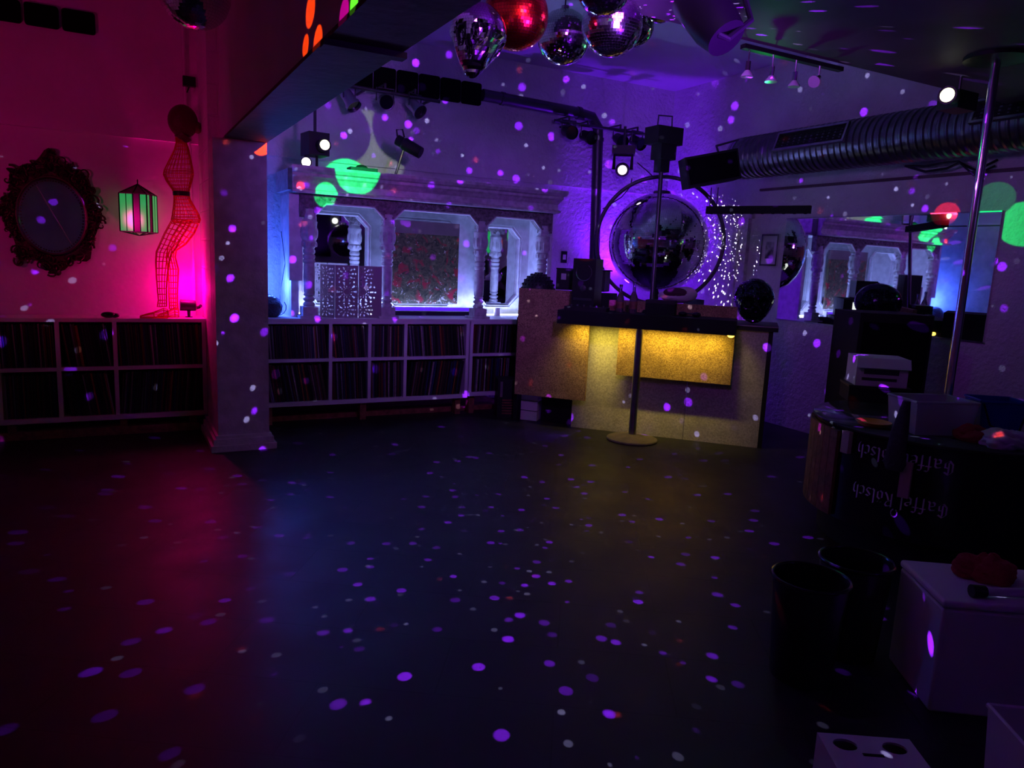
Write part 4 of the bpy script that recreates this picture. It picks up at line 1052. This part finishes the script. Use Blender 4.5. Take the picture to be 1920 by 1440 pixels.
# blackletter strokes: broad-nib sweep; each letter as poly-lines in a 0..1 em box (x-height .6)
GL = {
 'G': ([[(.55, .8), (.3, .95), (.1, .75), (.1, .25), (.3, .03), (.52, .2), (.52, .5), (.32, .5)], [(.32, .85), (.32, .15)]], .68),
 'a': ([[(.1, .55), (.3, .6), (.4, .5), (.4, .08), (.48, .02)], [(.4, .36), (.12, .28), (.1, .1), (.22, .02), (.4, .14)]], .55),
 'f': ([[(.42, .9), (.26, .95), (.2, .82), (.2, -.08)], [(.05, .6), (.4, .6)]], .42),
 'e': ([[(.12, .32), (.42, .42), (.4, .56), (.25, .6), (.1, .48), (.1, .12), (.22, .02), (.42, .1)]], .5),
 'l': ([[(.14, .98), (.14, .1), (.24, .02)]], .3),
 'K': ([[(.12, .95), (.12, .05)], [(.12, .5), (.4, .62), (.5, .85), (.38, .95), (.16, .86)], [(.3, .52), (.42, .2), (.54, .03)]], .64),
 'o': ([[(.25, .6), (.1, .48), (.1, .12), (.25, .02), (.4, .12), (.4, .48), (.25, .6)]], .52),
 's': ([[(.4, .54), (.22, .6), (.1, .48), (.38, .2), (.28, .03), (.08, .08)]], .48),
 'c': ([[(.4, .54), (.24, .6), (.1, .48), (.1, .12), (.22, .02), (.4, .1)]], .46),
 'h': ([[(.12, .98), (.12, .05)], [(.12, .46), (.3, .6), (.4, .5), (.4, .1), (.3, -.1)]], .54)}
def lettering(text, em):
    quads = []; x = 0; nb = Vector((.075, .055)) * .62
    for ch in text:
        if ch == ' ': x += .35 * em; continue
        base = 'o' if ch == 'ö' else ch
        strokes, wdt = GL[base]; strokes = list(strokes)
        if ch == 'ö': strokes = strokes + [[(.14, .76), (.16, .8)], [(.34, .76), (.36, .8)]]
        for st in strokes:
            for a, b in zip(st, st[1:]):
                a, b = Vector(a), Vector(b); quads.append([(p * em + Vector((x, 0))) for p in (a - nb, a + nb, b + nb, b - nb)])
        x += wdt * em
    return quads, x
def bar_text(text, zmid, a_mid, em, m):
    q, w = lettering(text, em); mb = MB()
    for pts in q:
        if abs((pts[1] - pts[0]).cross(pts[2] - pts[0])) < 1e-8: continue
        vs = []
        for off in (.0015, .0):
            for p in pts:
                # upside-down lettering: text runs right to left round the drum
                s = -(p.x - w / 2); zt = zmid - (p.y - .4 * em); ang = a_mid + s / RBAR; r_ = RBAR - .011 + off
                vs.append((r_ * math.cos(ang), r_ * math.sin(ang), zt))
        mb.add(vs, [(0, 1, 2, 3), (4, 5, 6, 7), (0, 1, 5, 4), (1, 2, 6, 5), (2, 3, 7, 6), (3, 0, 4, 7)])
    return mb.build('printed_lettering', m, rb_, smooth=False)
bar_text('Gaffel Kölsch', .64, R(197), .085, M_ink)
bar_text('Gaffel Kölsch', .40, R(197), .085, M_ink)
lg = MB()
for k in range(10):
    a = 2 * PI * k / 10; a2 = 2 * PI * (k + .8) / 10
    c_ = [(.02 * math.cos(t_) * rr_, .026 * math.sin(t_) * rr_) for t_, rr_ in ((a, 1), (a2, 1), (a2, .7), (a, .7))]
    if k in (2,): continue
    lg.add([((RBAR - .0095) * math.cos(R(197) + s / RBAR), (RBAR - .0095) * math.sin(R(197) + s / RBAR), .325 + z_) for s, z_ in c_], [(0, 1, 2, 3)])
lg.build('printed_emblem', M_ink, rb_, smooth=False)
# dance pole
p = thing('dance_pole', 'shiny chrome pole rising from the round bar to the ceiling', 'pole', (PB.x, PB.y, ZBAR))
MB().cyl((0, 0, .02), (0, 0, 2.9 - ZBAR - .02), .0245, None, 24).build('tube', M_chrome, p)
MB().lathe([(.09, 0), (.09, .012), (.03, .03)], n=24).build('floor_flange', M_dkst, p)
MB().lathe([(.03, 2.9 - ZBAR - .04), (.17, 2.9 - ZBAR - .022), (.17, 2.9 - ZBAR - .001)], n=28).build('ceiling_plate', M_black, p)
# carton
CR_ = atZ(1640, 724, ZBAR + .1)
dcr = thing('dark_crate', 'black crate under the printed carton on the round bar', 'crate', (CR_.x, CR_.y, ZBAR), R(-40))
MB().bb((-.2, -.14, 0), (.2, .14, .1)).build('body', M_blackm, dcr, smooth=False)
MB().bb((-.205, -.145, .1), (.205, .145, .115)).build('rim', M_black, dcr, smooth=False)
bx = thing('carton', 'white printed carton on a black crate at the back of the round bar', 'box', (CR_.x, CR_.y, ZBAR + .1155), R(-38))
MB().bb((-.17, -.13, 0), (.17, .13, .2)).build('box', M_card, bx, smooth=False)
MB().add([(-.175, -.133, .2), (.175, -.133, .2), (.175, -.165, .13), (-.175, -.165, .13), (-.175, -.136, .2), (.175, -.136, .2), (.175, -.168, .132), (-.175, -.168, .132)],
         [(0, 1, 2, 3), (4, 5, 6, 7), (0, 1, 5, 4), (1, 2, 6, 5), (2, 3, 7, 6), (3, 0, 4, 7)]).build('flap', M_card, bx, smooth=False)
pm = MB().bb((-.12, -.1325, .085), (.11, -.1302, .12))
MB().ell((.1702, .0, .11), (.002, .045, .06), 14, 8).build('round_print', M_dkst, bx, smooth=False)
MB().bb((-.13, -.1322, .04), (.1, -.1302, .06)).build('print', M_dkst, bx, smooth=False)
pm.build('print', M_dkst, bx, smooth=False)
# storage tub
def tub(name, label, cat, loc_, rz, w, d, h, m, taper=.9, th=.006, rim=True):
    t = thing(name, label, cat, loc_, rz)
    a, b = w / 2, d / 2
    o_ = [(-a, -b), (a, -b), (a, b), (-a, b)]
    def ringv(s, z, ins): return [((abs(x) * s - ins) * (1 if x > 0 else -1), (abs(y) * s - ins) * (1 if y > 0 else -1), z) for x, y in o_]
    vs = ringv(taper, 0, 0) + ringv(1, h, 0) + ringv(1, h, th) + ringv(taper, th, th)
    fs_ = [(0, 3, 2, 1)] + [(i, (i + 1) % 4, 4 + (i + 1) % 4, 4 + i) for i in range(4)] + [(4 + i, 4 + (i + 1) % 4, 8 + (i + 1) % 4, 8 + i) for i in range(4)] + [(8 + i, 8 + (i + 1) % 4, 12 + (i + 1) % 4, 12 + i) for i in range(4)] + [(12, 13, 14, 15)]
    MB().add(vs, fs_).build('body', m, t, smooth=False)
    if rim:
        mb = MB(); pts = [Vector((x, y, h)) for x, y in o_]
        for i in range(4): mb.tube([pts[i], pts[(i + 1) % 4]], .008, 6)
        mb.build('rim', m, t)
    return t
pF, pL_ = atZ(1706, 818, ZBAR), atZ(1644, 795, ZBAR); dl = (pL_ - pF); dl.z = 0; dl.normalize(); dr = Vector((-dl.y, dl.x, 0))
dr = dr if dr.x > 0 else -dr
pF = pF + dl * .02 + dr * .03
tc_ = pF + dl * .13 + dr * .19
tub('storage_tub', 'translucent plastic storage tub on the round bar', 'tub', (tc_.x, tc_.y, ZBAR + .001), math.atan2(dr.y, dr.x), .38, .27, .19, M_plasticclear)
solo(crumple(.1, .09, .08, 5), 'red_cloth', M_redcloth, 'crumpled reddish cloth inside the translucent tub', 'cloth', (tc_.x, tc_.y, ZBAR + .008))
bb_ = tub('blue_bucket', 'blue square bucket at the right of the round bar', 'bucket', tuple(atZ(1858, 812, ZBAR + .001)), R(-35), .25, .2, .2, M_bluep, .85)
MB().tube([(-.12, -.118, .19), (-.08, -.135, .07), (0, -.14, .035), (.08, -.135, .05), (.12, -.118, .19)], .006, 8).build('handle', M_black, bb_)
ds = thing('amber_dish', 'shallow amber dish at the left rim of the round bar', 'dish', tuple(atZ(1632, 801, ZBAR)))
ds.location.x += .05; ds.location.y += .02
MB().lathe([(.06, .0), (.085, .012), (.1, .028), (.095, .03), (.07, .012), (0, .008)], n=28, cap=False).build('dish', M_yellow, ds)
cl = crumple(.13, .1, .07, 8); solo(cl, 'tea_towel', M_cloth, 'crumpled pale towel in front of the blue bucket', 'towel', (4.2, 2.18, ZBAR + .001), R(-30))
cl = crumple(.09, .08, .06, 9); solo(cl, 'tea_towel', M_redcloth, 'crumpled reddish towel next to the pale towel', 'towel', (4.18, 2.34, ZBAR + .001), R(10))
# dark rag hanging over the rim
a = R(196); c = Vector((math.cos(a), math.sin(a), 0)); pr = PB + c * (RBAR + .03)
mb = MB(); n = 14
for i, (z, w_, o_) in enumerate(((.96, .02, -.05), (.9, .03, -.03), (.8, .045, -.0), (.7, .05, .015), (.62, .06, .015), (.58, .045, .01))):
    for j in range(n): t_ = 2 * PI * j / n; mb.v.append((c.x * o_ + w_ * (1 + .15 * math.sin(3 * t_ + i)) * -c.y * math.cos(t_) + .022 * c.x * math.sin(t_), c.y * o_ + w_ * c.x * math.cos(t_) + .022 * c.y * math.sin(t_), z))
for i in range(5):
    for j in range(n): mb.f.append((i * n + j, i * n + (j + 1) % n, (i + 1) * n + (j + 1) % n, (i + 1) * n + j))
mb.f.append(tuple(range(n))); mb.f.append(tuple(5 * n + j for j in range(n)))
solo(mb, 'umbrella', M_darkrag, 'dark folded umbrella hanging over the lettering of the round bar', 'umbrella', (pr.x, pr.y, 0))

# ------------------------------------------------------------------ foreground right
def bin_(label, px, py, z, r):
    p = atZ(px, py, z); t = thing('waste_bin', label, 'bin', (p.x, p.y, 0), group='black waste bins')
    MB().lathe([(r * .8, 0), (r * .98, z), (r, z), (r * .95, z - .004), (r * .77, .01), (0, .01)], n=36, cap=False).build('bucket', M_black, t)
    MB().tube([(r * math.cos(2 * PI * k / 36), r * math.sin(2 * PI * k / 36), z) for k in range(37)], .008, 8, False).build('rim', M_blackg, t)
bin_('round black waste bin on the open floor, left of the white cube', 1521, 1083, .42, .148)
bin_('round black waste bin behind the nearer one', 1606, 1050, .42, .148)
wc = thing('white_cube', 'white cube box on the floor at the right edge', 'box', (2.664, 1.501, 0), R(-33.9))
def rbox(a, b, r, nm, m, par):
    o = MB().bb(a, b).build(nm, m, par, smooth=True); bv = o.modifiers.new('bevel', 'BEVEL'); bv.width = r; bv.segments = 3; return o
rbox((0, 0, 0), (.52, .39, .42), .012, 'body', M_whitep, wc); rbox((-.004, -.004, .421), (.524, .394, .452), .012, 'lid', M_whitep, wc)
RZ = R(-33.9)
def cw(x, y, z): return Vector((2.664 + .83 * x + .557 * y, 1.501 - .557 * x + .83 * y, z))
mb = crumple(.13, .085, .075, 12)
solo(mb, 'red_rag', M_redcloth, 'crumpled dark red cloth on the white cube', 'cloth', cw(.27, .26, .453), RZ)
br = thing('hand_brush', 'white handled brush lying on the white cube', 'brush', cw(.13, .06, .453), RZ + R(6))
MB().tube([(.04, 0, .022), (.24, 0, .022), (.27, .0, .024)], [.016, .018, .02], 12).build('handle', M_whitep, br)
MB().tube([(-.012, 0, .022), (.04, 0, .022)], [.024, .022], 12).build('head', M_black, br)
MB().tube([(.27, 0, .024), (.31, .02, .03), (.38, .03, .03)], [.016, .024, .03], 10).tube([(.27, 0, .024), (.32, -.03, .02)], [.014, .006], 8).build('grip', M_black, br)
wl = thing('white_crate', 'white box with two round holes at the bottom edge', 'box', (0, 0, 0))
p1_, p2_ = atZ(1532, 1373, .25), atZ(1705, 1386, .25); dirx = (p2_ - p1_); dirx.z = 0; wlen = dirx.length
wl.location = (p1_.x, p1_.y, 0); wl.rotation_euler = (0, 0, math.atan2(dirx.y, dirx.x))
hol = lambda cx, cy, rx, ry, n=16: [(cx + rx * math.cos(2 * PI * k / n + PI / 4), cy + ry * math.sin(2 * PI * k / n + PI / 4)) for k in range(n)]
def sq(cx, cy, a, b, n=16):
    o_ = []
    for k in range(n):
        t_ = 2 * PI * k / n + PI / 4; c_, s_ = math.cos(t_), math.sin(t_); m_ = max(abs(c_), abs(s_)); o_.append((cx + a * c_ / m_, cy + b * s_ / m_))
    return o_
top_ = MB()
for cx in (.065, wlen - .065): top_.ring(sq(cx, -.06, .065, .06), hol(cx, -.05, .035, .028), lambda a, b: (a, b, .25), lambda a, b: (a, b, .243))
top_.bb((.13, -.12, .243), (wlen - .13, 0, .25)).bb((0, -.3, .243), (wlen, -.12, .25))
top_.build('lid', M_whitep, wl, smooth=False)
MB().bb((0, -.005, 0), (wlen, 0, .243)).bb((0, -.3, 0), (.005, -.005, .243)).bb((wlen - .005, -.3, 0), (wlen, -.005, .243)).bb((.005, -.3, 0), (wlen - .005, -.295, .243)).build('sides', M_whitep, wl, smooth=False)
MB().bb((.1, -.098, .2495), (.16, -.086, .2512)).build('slot', M_blackm, wl, smooth=False)
p = atZ(1832, 1346, .35)
tub('white_bin', 'open white plastic bin in the bottom right corner', 'bin', (p.x + .13, p.y - .2, 0), R(-34), .3, .34, .35, M_whitep, .88, .008)

# ------------------------------------------------------------------ what the mirrors see behind the camera
t = thing('rear_speaker', 'black speaker cabinet by the right wall, seen in the right octagonal mirror', 'speaker', (5.85, 1.9, 0), R(90))
MB().bb((-.55, -.35, .03), (.55, .35, 1.62)).build('cabinet', M_black, t, smooth=False)
MB().lathe([(.2, 0), (.2, .02), (.16, .03), (.05, .06)], n=24, cap=False).build('woofer', M_dkst, t)
w = t.children[-1]; w.rotation_euler = (R(90), 0, 0); w.location = (0, .37, 1.1)
for s in (-1, 1): MB().bb((s * .45 - .05, -.3, 0), (s * .45 + .05, .3, .03)).build('foot', M_black, t, smooth=False)

YM = 2 * 7.622
q = atY(645, 452, YM + 1.6); q.y = -1.6
mirror_ball('silver mirror ball behind the camera, seen in the left octagonal mirror', q, .37, 2.9, group='mirror ball reflected in the left octagonal mirror')
q = atY(594, 440, YM + 2.7); q.y = -2.7
t = thing('wall_speaker', 'tall black speaker on the rear wall, seen in the left octagonal mirror', 'speaker', q)
MB().bb((-.28, -.28, -.5), (.28, .2, .5)).build('cabinet', M_blackm, t, smooth=False)
MB().bb((-.25, .201, -.46), (.25, .21, .46)).build('grille', M_panelblk, t, smooth=False)
q = atY(628, 414, YM + 2.0); q.y = -2.0
moving_head('moving head with a white lens behind the camera, seen in the left octagonal mirror', q, Vector((2.0, 7.6, 1.8)) - q, M_lensw, 1.2, top=2.9)
# ------------------------------------------------------------------ lights
def light(kind, name, p, col, e, tgt=None, size=.05, angle=60, blend=.5, sy=None):
    ld = bpy.data.lights.new(name, kind); ld.color = col; ld.energy = e
    if kind in ('POINT', 'SPOT'): ld.shadow_soft_size = size
    if kind == 'SPOT': ld.spot_size = R(angle); ld.spot_blend = blend
    if kind == 'AREA':
        ld.shape = 'RECTANGLE'; ld.size = size; ld.size_y = sy if sy else size
    o = bpy.data.objects.new(name, ld); COL.objects.link(o); o.location = p
    if tgt is not None: o.rotation_euler = aim(Vector(tgt) - Vector(p))
    o['kind'] = 'light'
    return o
def nodes_of(ld):
    ld.use_nodes = True; nt = ld.node_tree; em = [n for n in nt.nodes if n.type == 'EMISSION'][0]; return nt, em
def dots(name, p, col, e, scale, thr, seed, size=0.0, soft=.25, tgt=None, angle=120):
    """added lamp standing in for ball reflections: a scatter of narrow round beams"""
    o = light('SPOT' if tgt else 'POINT', name, p, (1, 1, 1), e, tgt, size, angle, .3); nt, em = nodes_of(o.data); N = nt.nodes.new; L = nt.links.new
    g = N('ShaderNodeNewGeometry'); ad = N('ShaderNodeVectorMath'); ad.operation = 'ADD'; ad.inputs[1].default_value = (seed * 3.7, seed * 1.3, seed * 5.1)
    L(g.outputs['Incoming'], ad.inputs[0])
    v = N('ShaderNodeTexVoronoi'); v.inputs['Scale'].default_value = scale; L(ad.outputs[0], v.inputs['Vector'])
    mr = N('ShaderNodeMapRange'); mr.inputs['From Min'].default_value = thr; mr.inputs['From Max'].default_value = thr * (1 - soft)
    L(v.outputs['Distance'], mr.inputs['Value'])
    sp = N('ShaderNodeSeparateColor'); L(v.outputs['Color'], sp.inputs[0])
    ml = N('ShaderNodeMath'); ml.operation = 'MULTIPLY'; L(mr.outputs['Result'], ml.inputs[0]); L(sp.outputs[0], ml.inputs[1])
    em.inputs['Color'].default_value = (*col, 1); L(ml.outputs[0], em.inputs['Strength'])
    return o
def gobo(name, p, e, items, base=None):
    """projector lamp: items = (target point, radius in metres, colour, sign) -> round patches"""
    o = light('POINT', name, p, (1, 1, 1), e, size=0.0); nt, em = nodes_of(o.data); N = nt.nodes.new; L = nt.links.new
    g = N('ShaderNodeNewGeometry'); acc = None; P = Vector(p)
    for (tg, r, col) in items:
        d = Vector(tg) - P; dist = d.length; d.normalize(); an = math.atan2(r, dist)
        dp = N('ShaderNodeVectorMath'); dp.operation = 'DOT_PRODUCT'; dp.inputs[1].default_value = d; L(g.outputs['Incoming'], dp.inputs[0])
        mr = N('ShaderNodeMapRange'); mr.inputs['From Min'].default_value = math.cos(an * 1.03); mr.inputs['From Max'].default_value = math.cos(an * .95)
        L(dp.outputs['Value'], mr.inputs['Value'])
        mx = N('ShaderNodeMixRGB'); L(mr.outputs['Result'], mx.inputs['Fac']); mx.inputs['Color2'].default_value = (*col, 1)
        if acc is None: mx.inputs['Color1'].default_value = (0, 0, 0, 1)
        else: L(acc, mx.inputs['Color1'])
        acc = mx.outputs['Color']
    L(acc, em.inputs['Color']); em.inputs['Strength'].default_value = 1
    return o
PINK = (1, 0, .27); VIO = (.30, .035, 1); BLUE = (.012, .09, 1)
light('POINT', 'pink_flood', (.55, 7.1, 1.26), PINK, 8, size=.04)
light('SPOT', 'pink_uplight', (.6, 7.08, 1.14), PINK, 38, (.72, 7.1, 2.6), .03, 75, .9)
light('SPOT', 'pink_wash', (-1.9, 4.6, 1.9), PINK, 34, (-.1, 7.3, 2.3), .1, 70, .9)
light('SPOT', 'pink_floor_wash', (.1, 5.0, 3.3), PINK, 14, (.35, 4.6, 0), .1, 44, 1)
light('AREA', 'countertop_strip_light', (2.8, 7.46, 1.03), (.24, .32, 1), 34, (2.8, 7.2, 2.2), 2.7, sy=.02)
light('POINT', 'blue_uplight', (1.27, 7.3, 1.3), (.045, .12, 1), 20, size=.05)
light('SPOT', 'blue_floor_fill', atY(655, 196, 7.3), (.05, .04, 1), 32, (1.6, 4.5, 0), .05, 40, 1)  # added spot standing in for the blue wall's reflection on the floor
light('SPOT', 'violet_uplight', (5.55, 7.4, 1.35), (.16, .008, 1), 130, (5.75, 7.45, 3.6), .06, 140, .7)
light('POINT', 'violet_low_glow', (5.35, 7.45, 1.25), (.16, .008, 1), 9, size=.05)
light('SPOT', 'violet_wash', (1.9, 2.4, 2.55), (.36, .1, 1), 230, (3.4, 7.7, 2.7), .12, 72, .8)
light('SPOT', 'violet_fill', (1.9, 2.6, 2.8), (.6, .06, 1), 32, (2.9, 6.2, .7), .2, 84, .6)
light('SPOT', 'violet_fill_right', (2.3, 2.9, 2.5), (.5, .07, 1), 40, (6.2, 4.6, 2.5), .15, 80, .9)  # extra fill added to lift the right wall
light('SPOT', 'rear_violet_fill', (4.0, -1.9, 1.7), (.25, .015, 1), 60, (4.2, -3, 2.4), .1, 90, .6)  # added wash giving mirrors and balls a violet rear wall to reflect
light('SPOT', 'ball_reflection_fill', (2.2, 1.5, 1.8), (.25, .012, 1), 190, (1.9, 2.6, 2.9), .05, 58, .7)  # unseen spot added so the balls reflect a violet ceiling
light('SPOT', 'ceiling_reflection_fill', (1.8, -.9, 1.3), (.25, .012, 1), 170, (1.9, 1.0, 2.9), .05, 64, .6)  # unseen spot added behind the camera for more violet in the balls
light('SPOT', 'ball_highlight_fill', (1.6, .7, 2.8), (.28, .012, 1), 130, (1.95, 3.3, 2.76), .04, 30, .6)  # unseen spot added for violet highlights on the ball tiles
o = light('AREA', 'ledge_strip_light', bw(.72, -.27, 1.06), (1, .8, .08), 4.6, bw(.72, -.05, .72), 1.4, sy=.02); o.data.spread = R(105)
BP_ = Vector((2.0, 3.55, 2.45))  # added dot lamps here stand in for the mirror balls' reflections
dots('mirror_ball_dots_violet', BP_, (.24, .012, 1), 2900, 18, .19, 1)
dots('mirror_ball_dots_white', BP_ + Vector((.05, .02, .02)), (.5, .46, 1), 700, 21, .14, 2)
dots('mirror_ball_dots_red', BP_ + Vector((-.05, .02, 0)), (1, .06, .06), 600, 12, .1, 3)
PG = (1.45, 3.5, 2.78)
gi = []
def gp(px, py, rpx, Y, col):
    p = atY(px, py, Y); dc = (p - CAM).dot(Fv); gi.append((p, rpx / FPX * dc, col))
GR = (.0, .75, .12); PALE = (.05, .065, .03)
gp(694, 275, 72, 7.4, PALE); gp(640, 245, 58, 7.6, (0, 0, 0)); gp(762, 238, 64, 7.6, (0, 0, 0)); gp(668, 318, 44, 6.95, GR); gp(610, 366, 21, 7.0, GR); gp(566, 346, 8, 6.9, (.6, .02, .02)); gp(489, 274, 17, 6.21, (1, .03, .0))
gobo('green_projector', PG, 2300, gi)
ob = []
for (px, py, r_, c_) in ((582, 20, .065, (1, .05, 0)), (573, 86, .045, (1, .05, 0)), (596, 78, .06, (1, .05, 0)), (645, 28, .055, (.3, .0, .15)), (664, 4, .045, (.1, .7, .02))):
    ob.append((atX(px, py, .76), r_, c_))
gobo('orange_projector', (-1.2, 1.6, 2.9), 560, ob)
wg = [(atX(1918, 420, XR), .17, GR), (atX(1866, 372, XR), .13, (.0, .12, .02)), (atX(1775, 402, XR), .1, (.6, .01, .03)), ((XR, 2.4, 1.95), .2, GR), ((XR, 2.75, 1.9), .17, (.8, .08, .01))]
gobo('wall_projector', (1.9, 6.6, 2.62), 1500, wg)
light('POINT', 'green_track_fill', (3.74, 3.72, 2.55), (.03, 1, .2), 1.6, size=.02)  # point light added near the track to light its lamps green
# added lamp for the white dots the giant ball reflects onto the right wall
dots('giant_ball_dots', bc + Vector((.36, -.48, .1)), (.75, .7, 1), 900, 19, .2, 4, tgt=(XR, 6.55, 1.85), angle=118)
# unseen red lamp added above the camera for the red-lit ball's highlight
lpz = Vector((1.45, 1.5, 2.68))
par_can('added red lamp above the camera, out of view, aimed at the red-lit mirror ball', lpz, red_c - lpz, 'added lamp above the camera', M_black, .075, .2, mat('lit_lens_amber', (1, .8, .4), .3, emit=(1, .7, .25), es=25))
light('SPOT', 'red_ball_fill', lpz + (red_c - lpz).normalized() * .13, (1, .04, .01), 45, red_c, .05, 20, .6)

# ------------------------------------------------------------------ world and view
w = bpy.data.worlds.new('world'); sc.world = w; w.use_nodes = True
w.node_tree.nodes['Background'].inputs['Color'].default_value = (.0, 0, 0, 1)
vs_ = sc.view_settings; vs_.view_transform = 'Standard'; vs_.look = 'None'; vs_.exposure = 0; vs_.gamma = 1; vs_.use_curve_mapping = False
sc.cycles.use_denoising = True
